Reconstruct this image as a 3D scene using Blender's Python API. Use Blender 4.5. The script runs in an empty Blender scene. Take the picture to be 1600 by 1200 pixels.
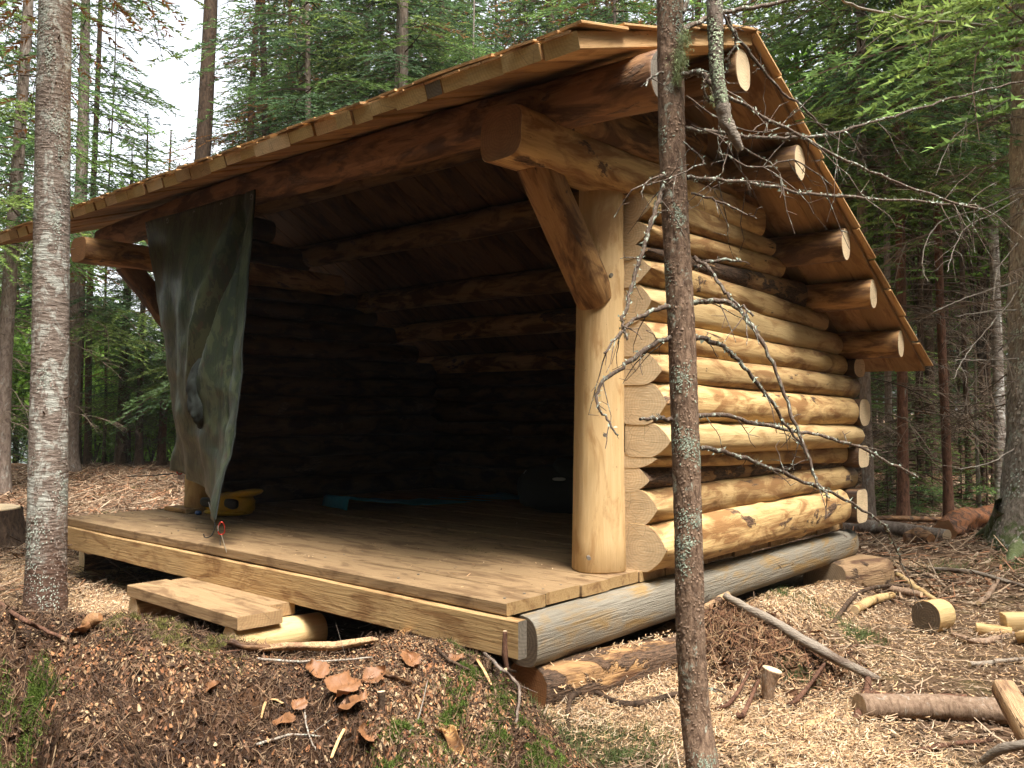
import bpy, math, random
import numpy as np
from mathutils import Vector, Matrix, Quaternion

# ------------------------------------------------------------------ camera, sky, sun, exposure
scene = bpy.context.scene
COL = scene.collection
F_PX, YAW, PITCH = 1395.0, math.radians(41.7), math.atan(40 / 1395.0)
CAM = np.array([2.347, -2.597, 0.752])
RGT = np.array([math.cos(YAW), math.sin(YAW), 0.0])      # level right of the camera
FWD = np.array([-math.sin(YAW), math.cos(YAW), 0.0])     # level forward
cam_data = bpy.data.cameras.new('camera')
cam_data.sensor_width = 36.0
cam_data.lens = F_PX / 1600 * 36
cam_data.clip_start, cam_data.clip_end = 0.05, 600
cam = bpy.data.objects.new('camera', cam_data)
COL.objects.link(cam)
cam.location = CAM
vd = Vector((FWD[0] * math.cos(PITCH), FWD[1] * math.cos(PITCH), math.sin(PITCH)))
cam.rotation_euler = vd.to_track_quat('-Z', 'Y').to_euler()
scene.camera = cam

SUN_EL, SUN_AZ = math.radians(63), math.radians(-18)      # azimuth measured from +X toward +Y
sun_dir = Vector((math.cos(SUN_EL) * math.cos(SUN_AZ), math.cos(SUN_EL) * math.sin(SUN_AZ), math.sin(SUN_EL)))
world = bpy.data.worlds.new('World')
scene.world = world
world.use_nodes = True
wn, wl = world.node_tree.nodes, world.node_tree.links
wn.clear()
wo = wn.new('ShaderNodeOutputWorld')
wb = wn.new('ShaderNodeBackground')
sk = wn.new('ShaderNodeTexSky')
sk.sky_type = 'NISHITA'
sk.sun_disc = False
sk.sun_elevation = SUN_EL
sk.sun_rotation = math.pi / 2 - SUN_AZ
sk.air_density, sk.dust_density, sk.ozone_density = 1.0, 4.0, 1.0
hs = wn.new('ShaderNodeHueSaturation')
hs.inputs['Saturation'].default_value = 0.22              # overcast: a nearly white sky
wl.new(sk.outputs[0], hs.inputs['Color'])
wl.new(hs.outputs[0], wb.inputs['Color'])
wb.inputs['Strength'].default_value = 0.12
wl.new(wb.outputs[0], wo.inputs[0])
sd = bpy.data.lights.new('sun', 'SUN')
sd.energy = 2.3
sd.angle = math.radians(22)
sd.color = (1.0, 0.95, 0.87)
sun = bpy.data.objects.new('sun', sd)
sun.rotation_euler = sun_dir.to_track_quat('Z', 'Y').to_euler()
COL.objects.link(sun)
vs = scene.view_settings
vs.view_transform, vs.look, vs.gamma, vs.exposure = 'Standard', 'None', 1.0, 2.1
vs.use_curve_mapping = False
scene.cycles.max_bounces = 6
scene.cycles.diffuse_bounces = 2
scene.cycles.glossy_bounces = 2
scene.cycles.transmission_bounces = 3
scene.cycles.caustics_reflective = False
scene.cycles.caustics_refractive = False

# ------------------------------------------------------------------ helpers
R = np.random.default_rng(7)
random.seed(7)


def at(x, y, w):
    """Point seen at pixel (x, y) of the 1600x1200 photograph, w metres ahead of the camera."""
    cx, cz = (x - 800) / F_PX, -(y - 600) / F_PX
    s, c = math.sin(PITCH), math.cos(PITCH)
    f, u = c - cz * s, s + cz * c
    return CAM + (RGT * cx + FWD * f + np.array([0, 0, u])) * (w / f)


def ground_hit(x, y, z=-0.45):
    a = at(x, y, 1.0) - CAM
    return CAM + a * ((z - CAM[2]) / a[2])


def pix_uw(X, Y):
    """(photo x, forward distance) of ground points."""
    dx, dy = X - CAM[0], Y - CAM[1]
    w = dx * FWD[0] + dy * FWD[1]
    r = dx * RGT[0] + dy * RGT[1]
    return r, w


def _h(ix, iy, iz, seed):
    n = (ix * 374761393 + iy * 668265263 + iz * 2147483647 + seed * 974634777) & 0xffffffff
    n = ((n ^ (n >> 13)) * 1274126177) & 0xffffffff
    n = n ^ (n >> 16)
    return (n & 0xffffff) / 0xffffff


def noise(x, y, z=0.0, seed=0):
    x, y, z = np.broadcast_arrays(np.asarray(x, float), np.asarray(y, float), np.asarray(z, float))
    ix, iy, iz = [np.floor(a).astype(np.int64) for a in (x, y, z)]
    fx, fy, fz = x - ix, y - iy, z - iz
    fx, fy, fz = [a * a * (3 - 2 * a) for a in (fx, fy, fz)]
    o = 0
    for dx in (0, 1):
        for dy in (0, 1):
            for dz in (0, 1):
                wgt = (fx if dx else 1 - fx) * (fy if dy else 1 - fy) * (fz if dz else 1 - fz)
                o = o + wgt * _h(ix + dx, iy + dy, iz + dz, seed)
    return o * 2 - 1


def fbm(x, y, z=0.0, seed=0, octaves=4):
    o, a = 0, 1.0
    for k in range(octaves):
        o = o + a * noise(np.asarray(x) * 2 ** k, np.asarray(y) * 2 ** k, np.asarray(z) * 2 ** k, seed + k)
        a *= 0.5
    return o


def tag(o, label=None, cat=None, group=None, kind=None):
    for k, v in (('label', label), ('category', cat), ('group', group), ('kind', kind)):
        if v:
            o[k] = v
    return o


def empty(name, loc=(0, 0, 0), label=None, cat=None, group=None):
    o = bpy.data.objects.new(name, None)
    o.empty_display_size = 0.1
    o.location = loc
    COL.objects.link(o)
    return tag(o, label, cat, group)


def link(name, me, mats=(), parent=None, loc=None):
    for m in mats:
        me.materials.append(m)
    o = bpy.data.objects.new(name, me)
    COL.objects.link(o)
    if parent is not None:
        o.parent = parent
        if loc is None:
            o.location = (0, 0, 0)
    if loc is not None:
        o.location = loc
    return o


def make_mesh(name, V, F, smooth=True, midx=None, col=None):
    """V (n,3); F array (m,k) or list of tuples. col: per-face rgb."""
    me = bpy.data.meshes.new(name)
    V = np.asarray(V, np.float32)
    if isinstance(F, np.ndarray):
        m, k = F.shape
        me.vertices.add(len(V))
        me.vertices.foreach_set('co', V.ravel())
        me.loops.add(m * k)
        me.loops.foreach_set('vertex_index', F.astype(np.int32).ravel())
        me.polygons.add(m)
        me.polygons.foreach_set('loop_start', np.arange(0, m * k, k, dtype=np.int32))
        me.polygons.foreach_set('use_smooth', np.full(m, smooth))
        me.update(calc_edges=True)
        if col is not None:
            ca = me.color_attributes.new('tint', 'FLOAT_COLOR', 'CORNER')
            c = np.ones((m, k, 4), np.float32)
            c[:, :, :3] = np.asarray(col, np.float32)[:, None, :]
            ca.data.foreach_set('color', c.ravel())
    else:
        me.from_pydata([tuple(v) for v in V], [], [tuple(f) for f in F])
        me.polygons.foreach_set('use_smooth', np.full(len(me.polygons), smooth))
    if midx is not None:
        me.polygons.foreach_set('material_index', np.asarray(midx, np.int32))
    me.validate()
    return me


def orient(o, p0, p1, roll=0.0):
    """Put a mesh built along local +X between two points."""
    d = Vector(p1) - Vector(p0)
    q = d.to_track_quat('X', 'Z')
    if roll:
        q = q @ Quaternion((1, 0, 0), roll)
    o.rotation_mode = 'QUATERNION'
    o.rotation_quaternion = q
    o.location = Vector(p0)
    return o


def grid_tube(P, Rad, n=8, cap=True, noise_amp=0.0, seed=0, nscale=14.0):
    """Tube along points P with radii Rad -> V, F(list)."""
    P = np.asarray(P, float)
    Rad = np.asarray(Rad, float)
    m = len(P)
    T = np.gradient(P, axis=0)
    T /= np.linalg.norm(T, axis=1)[:, None] + 1e-9
    ref = np.array([0, 0, 1.0]) if abs(T[:, 2]).mean() < 0.8 else np.array([1.0, 0, 0])
    A = np.cross(T, ref)
    A /= np.linalg.norm(A, axis=1)[:, None] + 1e-9
    B = np.cross(T, A)
    th = np.arange(n) * 2 * math.pi / n
    V = P[:, None, :] + Rad[:, None, None] * (np.cos(th)[None, :, None] * A[:, None, :] + np.sin(th)[None, :, None] * B[:, None, :])
    if noise_amp:
        s = fbm(V[..., 0] * nscale, V[..., 1] * nscale, V[..., 2] * nscale * 0.6, seed, 3)
        V = P[:, None, :] + (V - P[:, None, :]) * (1 + noise_amp * s)[..., None]
    V = V.reshape(-1, 3)
    i = np.arange(m - 1)[:, None] * n
    j = np.arange(n)[None, :]
    j2 = (j + 1) % n
    F = np.stack([i + j, i + j2, i + n + j2, i + n + j], -1).reshape(-1, 4)
    return V, F


class Batch:
    """Collects quads/tris of many small pieces into one mesh."""
    def __init__(s):
        s.V, s.F, s.C, s.n = [], [], [], 0

    def add(s, V, F, col=(1, 1, 1)):
        V = np.asarray(V, float).reshape(-1, 3)
        F = np.asarray(F)
        if F.shape[1] == 3:
            F = np.concatenate([F, F[:, 2:3]], 1) if False else F
        s.V.append(V)
        s.F.append(F + s.n)
        c = np.asarray(col, float)
        s.C.append(np.broadcast_to(c, (len(F), 3)) if c.ndim == 1 else c)
        s.n += len(V)

    def build(s, name, mats, parent=None, smooth=False):
        me = make_mesh(name, np.concatenate(s.V), np.concatenate(s.F), smooth, None, np.concatenate(s.C))
        return link(name, me, mats, parent)


# ------------------------------------------------------------------ materials
def new_mat(name):
    m = bpy.data.materials.new(name)
    m.use_nodes = True
    nt = m.node_tree
    nt.nodes.clear()
    out = nt.nodes.new('ShaderNodeOutputMaterial')
    bs = nt.nodes.new('ShaderNodeBsdfPrincipled')
    nt.links.new(bs.outputs[0], out.inputs[0])
    return m, nt, bs


class N:
    """Tiny node helper."""
    def __init__(s, nt):
        s.nt = nt

    def node(s, t, **kw):
        n = s.nt.nodes.new(t)
        for k, v in kw.items():
            setattr(n, k, v)
        return n

    def put(s, sock, v):
        if isinstance(v, bpy.types.NodeSocket):
            s.nt.links.new(v, sock)
        elif v is not None:
            if hasattr(sock, 'default_value') and not isinstance(v, (int, float)) and len(v) == 3 and sock.type == 'RGBA':
                v = (*v, 1)
            sock.default_value = v

    def coords(s, scale=(1, 1, 1), rnd=True, kind='Object'):
        tc = s.node('ShaderNodeTexCoord')
        v = tc.outputs[kind]
        if rnd:
            oi = s.node('ShaderNodeObjectInfo')
            mu = s.node('ShaderNodeMath', operation='MULTIPLY')
            s.put(mu.inputs[0], oi.outputs['Random'])
            mu.inputs[1].default_value = 57.0
            va = s.node('ShaderNodeVectorMath', operation='ADD')
            s.put(va.inputs[0], v)
            s.put(va.inputs[1], mu.outputs[0])
            v = va.outputs[0]
        mp = s.node('ShaderNodeMapping')
        s.put(mp.inputs[0], v)
        mp.inputs['Scale'].default_value = scale
        return mp.outputs[0]

    def noise(s, vec, scale=5, detail=4, rough=0.55, dist=0.0):
        n = s.node('ShaderNodeTexNoise')
        s.put(n.inputs['Vector'], vec)
        n.inputs['Scale'].default_value = scale
        n.inputs['Detail'].default_value = detail
        n.inputs['Roughness'].default_value = rough
        n.inputs['Distortion'].default_value = dist
        return n.outputs['Fac']

    def voro(s, vec, scale=5, feature='F1', rand=1.0, out='Distance'):
        n = s.node('ShaderNodeTexVoronoi')
        n.feature = feature
        s.put(n.inputs['Vector'], vec)
        n.inputs['Scale'].default_value = scale
        n.inputs['Randomness'].default_value = rand
        return n.outputs[out]

    def ramp(s, fac, stops):
        n = s.node('ShaderNodeValToRGB')
        s.put(n.inputs[0], fac)
        e = n.color_ramp.elements
        while len(e) < len(stops):
            e.new(0.5)
        for el, (p, c) in zip(e, stops):
            el.position = p
            el.color = (*c, 1) if not isinstance(c, (int, float)) else (c, c, c, 1)
        return n.outputs[0]

    def mix(s, fac, a, b, blend='MIX'):
        n = s.node('ShaderNodeMix', data_type='RGBA', blend_type=blend)
        s.put(n.inputs[0], fac)
        s.put(n.inputs[6], a)
        s.put(n.inputs[7], b)
        return n.outputs[2]

    def math(s, op, a, b=None):
        n = s.node('ShaderNodeMath', operation=op)
        s.put(n.inputs[0], a)
        s.put(n.inputs[1], b)
        return n.outputs[0]

    def bump(s, h, strength=0.4, dist=0.01):
        n = s.node('ShaderNodeBump')
        s.put(n.inputs['Height'], h)
        n.inputs['Strength'].default_value = strength
        n.inputs['Distance'].default_value = dist
        return n.outputs[0]


def wood_mat(name, light, dark, stain, stain_amt=0.5, bark=0.0, grain=9.0, knots=True, rough=0.62, bump=0.35, vary=0.25):
    m, nt, bs = new_mat(name)
    n = N(nt)
    c = n.coords((1, 1, 1))
    cs = n.coords((0.7, grain, grain))
    g = n.noise(cs, 7, 5, 0.6, 0.4)
    col = n.mix(n.ramp(g, [(0.3, 0.0), (0.7, 1.0)]), dark, light)
    st = n.noise(n.coords((1.3, 4, 4)), 2.6, 5, 0.62, 0.9)
    lo = 0.62 - 0.28 * stain_amt
    col = n.mix(n.ramp(st, [(lo, 0.0), (lo + 0.14, 1.0)]), col, stain)
    sp = n.noise(n.coords((3, 9, 9)), 9, 3, 0.7)                # small dark flecks where the bark was peeled
    col = n.mix(n.ramp(sp, [(0.66, 0.0), (0.74, 0.85)]), col, tuple(x * 0.45 for x in stain))
    h = g
    if knots:
        kv = n.voro(n.coords((1.0, 1.9, 1.9)), 2.1)
        km = n.ramp(kv, [(0.035, 1.0), (0.085, 0.0)])
        halo = n.ramp(kv, [(0.07, 0.7), (0.2, 0.0)])
        col = n.mix(halo, col, stain)
        col = n.mix(km, col, (0.035, 0.016, 0.008))
        h = n.math('SUBTRACT', g, n.math('MULTIPLY', km, 0.8))
    if bark:
        bn = n.noise(n.coords((0.9, 2.4, 2.4)), 3.0, 6, 0.65, 0.5)
        bm = n.ramp(bn, [(0.66 - bark * 0.3, 0.0), (0.69 - bark * 0.3, 1.0)])
        bf = n.noise(n.coords((3, 14, 14)), 8, 4, 0.7)
        bc = n.mix(n.ramp(bf, [(0.35, 0.0), (0.65, 1.0)]), (0.03, 0.018, 0.011), (0.17, 0.10, 0.06))
        col = n.mix(bm, col, bc)
        h = n.math('ADD', h, n.math('MULTIPLY', bm, n.math('ADD', bf, 0.5)))
    oi = n.node('ShaderNodeObjectInfo')
    hv = n.node('ShaderNodeHueSaturation')
    n.put(hv.inputs['Color'], col)
    mr = n.node('ShaderNodeMapRange')
    n.put(mr.inputs[0], oi.outputs['Random'])
    mr.inputs[3].default_value, mr.inputs[4].default_value = 1 - vary, 1 + vary
    n.put(hv.inputs['Value'], mr.outputs[0])
    n.put(bs.inputs['Base Color'], hv.outputs[0])
    bs.inputs['Roughness'].default_value = rough
    bs.inputs['Specular IOR Level'].default_value = 0.3
    n.put(bs.inputs['Normal'], n.bump(h, bump, 0.012))
    return m


def end_mat(name, light, dark, ring=70.0):
    dark = tuple(0.6 * a + 0.4 * b for a, b in zip(dark, light))
    """Sawn end grain: growth rings round the local X axis, radial cracks and saw marks."""
    m, nt, bs = new_mat(name)
    n = N(nt)
    c = n.coords((0.0, 1, 1), rnd=False)
    w = n.node('ShaderNodeTexWave', wave_type='RINGS', rings_direction='X')
    n.put(w.inputs['Vector'], c)
    w.inputs['Scale'].default_value = ring / 3.2
    w.inputs['Distortion'].default_value = 3.5
    w.inputs['Detail'].default_value = 2
    w.inputs['Detail Scale'].default_value = 0.6
    col = n.mix(n.ramp(w.outputs['Fac'], [(0.2, 0.0), (0.8, 1.0)]), dark, light)
    big = n.noise(n.coords((1, 1, 1)), 9, 4, 0.6)
    col = n.mix(n.ramp(big, [(0.45, 0.0), (0.75, 0.6)]), col, tuple(x * 0.6 for x in dark))
    saw = n.noise(n.coords((1, 2, 30)), 9, 2, 0.5)
    col = n.mix(n.ramp(saw, [(0.35, 0.35), (0.6, 0.0)]), col, tuple(x * 0.55 for x in dark))
    ck = n.voro(n.coords((1, 1, 1)), 14, 'DISTANCE_TO_EDGE')
    cm_ = n.math('MULTIPLY', n.ramp(ck, [(0.0, 1.0), (0.018, 0.0)]), n.ramp(n.noise(n.coords((1, 1, 1)), 5, 2), [(0.5, 0.0), (0.6, 0.8)]))
    col = n.mix(cm_, col, tuple(x * 0.25 for x in dark))
    n.put(bs.inputs['Base Color'], col)
    bs.inputs['Roughness'].default_value = 0.75
    n.put(bs.inputs['Normal'], n.bump(saw, 0.35, 0.004))
    return m


def bark_mat(name, c1, c2, lich, lich_amt, sc=1.0, bands=False, moss=0.0, vary=0.2, low=None):
    m, nt, bs = new_mat(name)
    n = N(nt)
    if bands:
        v = n.voro(n.coords((16 * sc, 16 * sc, 48 * sc)), 1.0)
        f = n.noise(n.coords((9 * sc, 9 * sc, 42 * sc)), 1.6, 5, 0.7, 0.8)
    else:
        v = n.voro(n.coords((30 * sc, 30 * sc, 11 * sc)), 1.0)
        f = n.noise(n.coords((22 * sc, 22 * sc, 9 * sc)), 1.6, 5, 0.7, 0.5)
    h = n.math('ADD', n.math('MULTIPLY', v, 0.6), f)
    col = n.mix(n.ramp(f, [(0.34, 0.0), (0.66, 1.0)]), c1, c2)
    ln = n.noise(n.coords((1.0, 1.0, 0.6)), 11 * sc, 6, 0.72, 0.6)
    lo = 0.72 - 0.4 * lich_amt
    lm = n.ramp(ln, [(lo, 0.0), (lo + 0.07, 1.0)])
    lm = n.math('MULTIPLY', lm, n.ramp(f, [(0.3, 0.35), (0.55, 1.0)]))
    col = n.mix(lm, col, lich)
    if moss:
        mn = n.noise(n.coords((1, 1, 1)), 6, 5, 0.7)
        tc = n.node('ShaderNodeTexCoord')
        sx = n.node('ShaderNodeSeparateXYZ')
        n.put(sx.inputs[0], tc.outputs['Object'])
        lowz = n.ramp(sx.outputs[2], [(0.0, 1.0), (1.0, 0.0)])
        mm = n.ramp(n.math('MULTIPLY', mn, n.math('ADD', lowz, 0.25)), [(0.55 - 0.2 * moss, 0.0), (0.62 - 0.2 * moss, 0.8)])
        col = n.mix(mm, col, (0.07, 0.10, 0.025))
    if low:
        tc = n.node('ShaderNodeTexCoord')
        sx = n.node('ShaderNodeSeparateXYZ')
        n.put(sx.inputs[0], tc.outputs['Object'])
        zf = n.math('ADD', sx.outputs[2], n.math('MULTIPLY', ln, 0.7))
        lc = n.mix(n.ramp(f, [(0.34, 0.0), (0.66, 1.0)]), tuple(q * .5 for q in low), tuple(q * 1.5 for q in low))
        col = n.mix(n.ramp(zf, [(0.62, 1.0), (0.95, 0.0)]), col, lc)
    oi = n.node('ShaderNodeObjectInfo')
    hv = n.node('ShaderNodeHueSaturation')
    n.put(hv.inputs['Color'], col)
    mr = n.node('ShaderNodeMapRange')
    n.put(mr.inputs[0], oi.outputs['Random'])
    mr.inputs[3].default_value, mr.inputs[4].default_value = 1 - vary, 1 + vary
    n.put(hv.inputs['Value'], mr.outputs[0])
    n.put(bs.inputs['Base Color'], hv.outputs[0])
    bs.inputs['Roughness'].default_value = 0.85
    bs.inputs['Specular IOR Level'].default_value = 0.2
    n.put(bs.inputs['Normal'], n.bump(h, 0.9, 0.012 / sc))
    return m


def leaf_mat(name, mult=(1, 1, 1), trans=0.35, rough=0.55, vary=0.25):
    """Colour per piece from the mesh, light passing through thin leaves."""
    m, nt, bs = new_mat(name)
    n = N(nt)
    at_ = n.node('ShaderNodeAttribute', attribute_name='tint')
    oi = n.node('ShaderNodeObjectInfo')
    hv = n.node('ShaderNodeHueSaturation')
    n.put(hv.inputs['Color'], n.mix(1.0, at_.outputs['Color'], mult, 'MULTIPLY'))
    mr = n.node('ShaderNodeMapRange')
    n.put(mr.inputs[0], oi.outputs['Random'])
    mr.inputs[3].default_value, mr.inputs[4].default_value = 1 - vary, 1 + vary
    n.put(hv.inputs['Value'], mr.outputs[0])
    n.put(bs.inputs['Base Color'], hv.outputs[0])
    bs.inputs['Roughness'].default_value = rough
    bs.inputs['Specular IOR Level'].default_value = 0.25
    if trans:
        out = [x for x in nt.nodes if x.type == 'OUTPUT_MATERIAL'][0]
        tr = n.node('ShaderNodeBsdfTranslucent')
        n.put(tr.inputs[0], hv.outputs[0])
        mx = n.node('ShaderNodeMixShader')
        mx.inputs[0].default_value = trans
        nt.links.new(bs.outputs[0], mx.inputs[1])
        nt.links.new(tr.outputs[0], mx.inputs[2])
        nt.links.new(mx.outputs[0], out.inputs[0])
    return m


def plain_mat(name, col, rough=0.6, metal=0.0, nz=0.15, sc=30.0, bump=0.1):
    m, nt, bs = new_mat(name)
    n = N(nt)
    f = n.noise(n.coords((1, 1, 1)), sc, 4, 0.6)
    n.put(bs.inputs['Base Color'], n.mix(f, tuple(x * (1 - nz) for x in col), tuple(min(1, x * (1 + nz)) for x in col)))
    bs.inputs['Roughness'].default_value = rough
    bs.inputs['Metallic'].default_value = metal
    n.put(bs.inputs['Normal'], n.bump(f, bump, 0.005))
    return m


M = {}
M['log'] = wood_mat('peeled_log', (0.57, 0.395, 0.185), (0.43, 0.27, 0.112), (0.25, 0.13, 0.05), 0.60, 0.14)
M['log_clean'] = wood_mat('clean_peeled_log', (0.60, 0.43, 0.215), (0.50, 0.335, 0.15), (0.34, 0.20, 0.08), 0.42, 0.0)
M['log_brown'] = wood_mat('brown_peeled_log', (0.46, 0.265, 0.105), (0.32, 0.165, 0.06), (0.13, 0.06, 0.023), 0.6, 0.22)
M['purlin_shade_tint'] = wood_mat('purlin_log_shade_tint', (0.25, 0.145, 0.062), (0.17, 0.09, 0.036), (0.07, 0.033, 0.014), 0.6, 0.18)  # purlin wood, its colour darkened to hold the dimness under the roof
M['log_shade_tint'] = wood_mat('inner_log_shade_tint', (0.11, 0.058, 0.026), (0.075, 0.037, 0.016), (0.03, 0.014, 0.007), 0.6, 0.2)  # interior shade painted into the colour of the inside wall logs
M['board_shade_tint'] = wood_mat('ceiling_board_shade_tint', (0.13, 0.068, 0.029), (0.09, 0.043, 0.018), (0.04, 0.018, 0.008), 0.5, 0.0, grain=6, vary=.3)  # darker copy of the roof board, indoor shade put into its colour
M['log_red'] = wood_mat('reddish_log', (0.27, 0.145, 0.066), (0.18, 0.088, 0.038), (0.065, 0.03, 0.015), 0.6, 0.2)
M['log_bark'] = wood_mat('log_with_bark', (0.42, 0.24, 0.10), (0.30, 0.17, 0.08), (0.12, 0.06, 0.03), 0.5, 0.75, bump=0.9)
M['log_grey'] = wood_mat('weathered_grey_log', (0.34, 0.305, 0.24), (0.22, 0.19, 0.145), (0.34, 0.225, 0.10), 0.5, 0.05, grain=16, knots=True, bump=.7)
M['post'] = wood_mat('pale_smooth_post', (0.62, 0.435, 0.225), (0.52, 0.34, 0.155), (0.42, 0.25, 0.105), 0.42, 0.0, grain=8, knots=True, bump=0.25, vary=0.05)
M['sawn'] = wood_mat('sawn_plank', (0.45, 0.30, 0.14), (0.34, 0.21, 0.092), (0.22, 0.12, 0.05), 0.45, 0.0, grain=14, knots=False, vary=0.12)
M['deck'] = wood_mat('trodden_deck_plank', (0.33, 0.22, 0.115), (0.25, 0.158, 0.08), (0.16, 0.095, 0.047), 0.5, 0.0, grain=12, knots=False, vary=0.08, rough=0.7)
M['board'] = wood_mat('roof_board', (0.42, 0.25, 0.105), (0.31, 0.17, 0.067), (0.20, 0.095, 0.036), 0.4, 0.0, grain=6, knots=True, vary=0.28)
M['shingle'] = wood_mat('split_shingle', (0.62, 0.40, 0.20), (0.48, 0.28, 0.12), (0.35, 0.18, 0.07), 0.3, 0.0, grain=14, knots=False, vary=0.3)
M['end_rough'] = end_mat('pale_rough_end', (0.46, 0.34, 0.22), (0.35, 0.24, 0.14))
M['slab'] = wood_mat('bark_slab_inner', (0.44, 0.29, 0.16), (0.30, 0.18, 0.09), (0.15, 0.08, 0.045), 0.5, 0.2, grain=16, knots=False, bump=0.8)
M['end'] = end_mat('fresh_end_grain', (0.76, 0.59, 0.37), (0.66, 0.46, 0.26))
M['end_brown'] = end_mat('brown_end_grain', (0.33, 0.155, 0.06), (0.24, 0.10, 0.038))
M['end_board'] = end_mat('board_end_grain', (0.60, 0.45, 0.22), (0.50, 0.34, 0.14))
M['end_tan'] = end_mat('tan_board_end', (0.42, 0.27, 0.13), (0.34, 0.20, 0.09))
M['end_dark'] = end_mat('old_end_grain', (0.15, 0.11, 0.07), (0.08, 0.055, 0.035))
M['end_grey'] = end_mat('grey_board_end', (0.20, 0.17, 0.13), (0.12, 0.10, 0.08))
M['bark_left'] = bark_mat('pale_flecked_bark', (0.085, 0.058, 0.045), (0.24, 0.195, 0.16), (0.33, 0.33, 0.29), 0.56, 1.0, bands=True, low=(0.085, 0.05, 0.035))
M['bark_mid'] = bark_mat('brown_scaly_bark', (0.065, 0.038, 0.025), (0.25, 0.165, 0.11), (0.33, 0.36, 0.29), 0.34, 2.1, moss=0.0)
M['bark_big'] = bark_mat('grey_scaly_bark', (0.10, 0.08, 0.06), (0.33, 0.28, 0.225), (0.33, 0.35, 0.29), 0.4, 1.2, moss=0.3)
M['bark_pale'] = bark_mat('pinkish_grey_bark', (0.11, 0.078, 0.06), (0.30, 0.235, 0.19), (0.36, 0.36, 0.32), 0.36, 0.9)
M['bark_dark'] = bark_mat('dark_brown_bark', (0.028, 0.018, 0.012), (0.12, 0.075, 0.048), (0.2, 0.2, 0.16), 0.14, 0.9)
M['bark_red'] = bark_mat('red_brown_bark', (0.06, 0.028, 0.018), (0.21, 0.105, 0.065), (0.25, 0.24, 0.2), 0.12, 0.9)
M['bark_birch'] = bark_mat('peeling_white_bark', (0.16, 0.11, 0.085), (0.46, 0.42, 0.37), (0.6, 0.58, 0.54), 0.5, 0.5, bands=True)
M['branch'] = bark_mat('dead_branch_bark', (0.055, 0.036, 0.026), (0.17, 0.125, 0.095), (0.40, 0.45, 0.37), 0.44, 4.0)
M['branch_grey'] = bark_mat('pale_dead_branch', (0.14, 0.11, 0.085), (0.33, 0.28, 0.23), (0.42, 0.45, 0.38), 0.4, 4.0)
M['needle'] = leaf_mat('needles', (1.08, 1.05, 1), 0.5)
M['leaf'] = leaf_mat('broad_leaves', (1, 1, 1), 0.5)
M['litter'] = leaf_mat('litter', (1, 1, 1), 0.0, 0.8, 0.0)
M['moss'] = leaf_mat('moss', (1, 1, 1), 0.2, 0.8, 0.0)
M['red'] = plain_mat('red_anodised_metal', (0.35, 0.03, 0.018), 0.3, 0.6)
M['cord'] = plain_mat('pale_cord', (0.45, 0.42, 0.36), 0.8)
M['dark_cord'] = plain_mat('dark_cord', (0.03, 0.025, 0.02), 0.7)
M['yellow'] = plain_mat('yellow_nylon', (0.62, 0.36, 0.01), 0.6)
M['black'] = plain_mat('black_nylon', (0.012, 0.012, 0.014), 0.6)
M['blue'] = plain_mat('blue_foam', (0.03, 0.30, 0.48), 0.7)
M['bluebit'] = plain_mat('blue_plastic', (0.03, 0.10, 0.35), 0.4)
M['pack'] = plain_mat('dark_pack_cloth', (0.02, 0.026, 0.03), 0.8)
M['pale_cloth'] = plain_mat('pale_cloth', (0.5, 0.5, 0.48), 0.8)
M['dryleaf'] = plain_mat('dry_leaf', (0.20, 0.088, 0.034), 0.6, nz=0.5, sc=40, bump=0.5)


def tarp_mat():
    m, nt, bs = new_mat('camouflage_tarp')
    n = N(nt)
    a = n.noise(n.coords((1.0, 1.0, 0.55), rnd=False), 8.0, 3, 0.6, 1.2)
    b = n.noise(n.coords((1.3, 1.3, 0.6), rnd=False), 10.0, 3, 0.6, 1.5)
    c = n.mix(n.ramp(a, [(0.47, 0.0), (0.50, 1.0)]), (0.022, 0.032, 0.017), (0.052, 0.062, 0.032))
    c = n.mix(n.ramp(b, [(0.55, 0.0), (0.58, 1.0)]), c, (0.020, 0.027, 0.019))
    d = n.noise(n.coords((1.6, 1.6, 0.9), rnd=False), 9.0, 2, 0.5, 1.0)
    c = n.mix(n.ramp(d, [(0.63, 0.0), (0.66, 1.0)]), c, (0.040, 0.031, 0.02))
    n.put(bs.inputs['Base Color'], c)
    bs.inputs['Roughness'].default_value = 0.42
    w = n.noise(n.coords((5, 5, 1.4), rnd=False), 7, 4, 0.6, 0.6)
    n.put(bs.inputs['Normal'], n.bump(w, 0.35, 0.012))
    return m


M['tarp'] = tarp_mat()
M['end_steel'] = plain_mat('dull_steel', (0.25, 0.25, 0.24), 0.4, 0.8)
M['tarp_dark'] = plain_mat('dark_green_tarp', (0.008, 0.011, 0.008), 0.95, nz=.6, sc=14, bump=.4)  # darker green cloth for the bundle and the hem
M['grey_wood'] = wood_mat('weathered_grey_wood', (0.38, 0.32, 0.25), (0.24, 0.19, 0.145), (0.15, 0.10, 0.07), 0.45, 0.0, grain=18, knots=False, bump=0.8)


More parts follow.
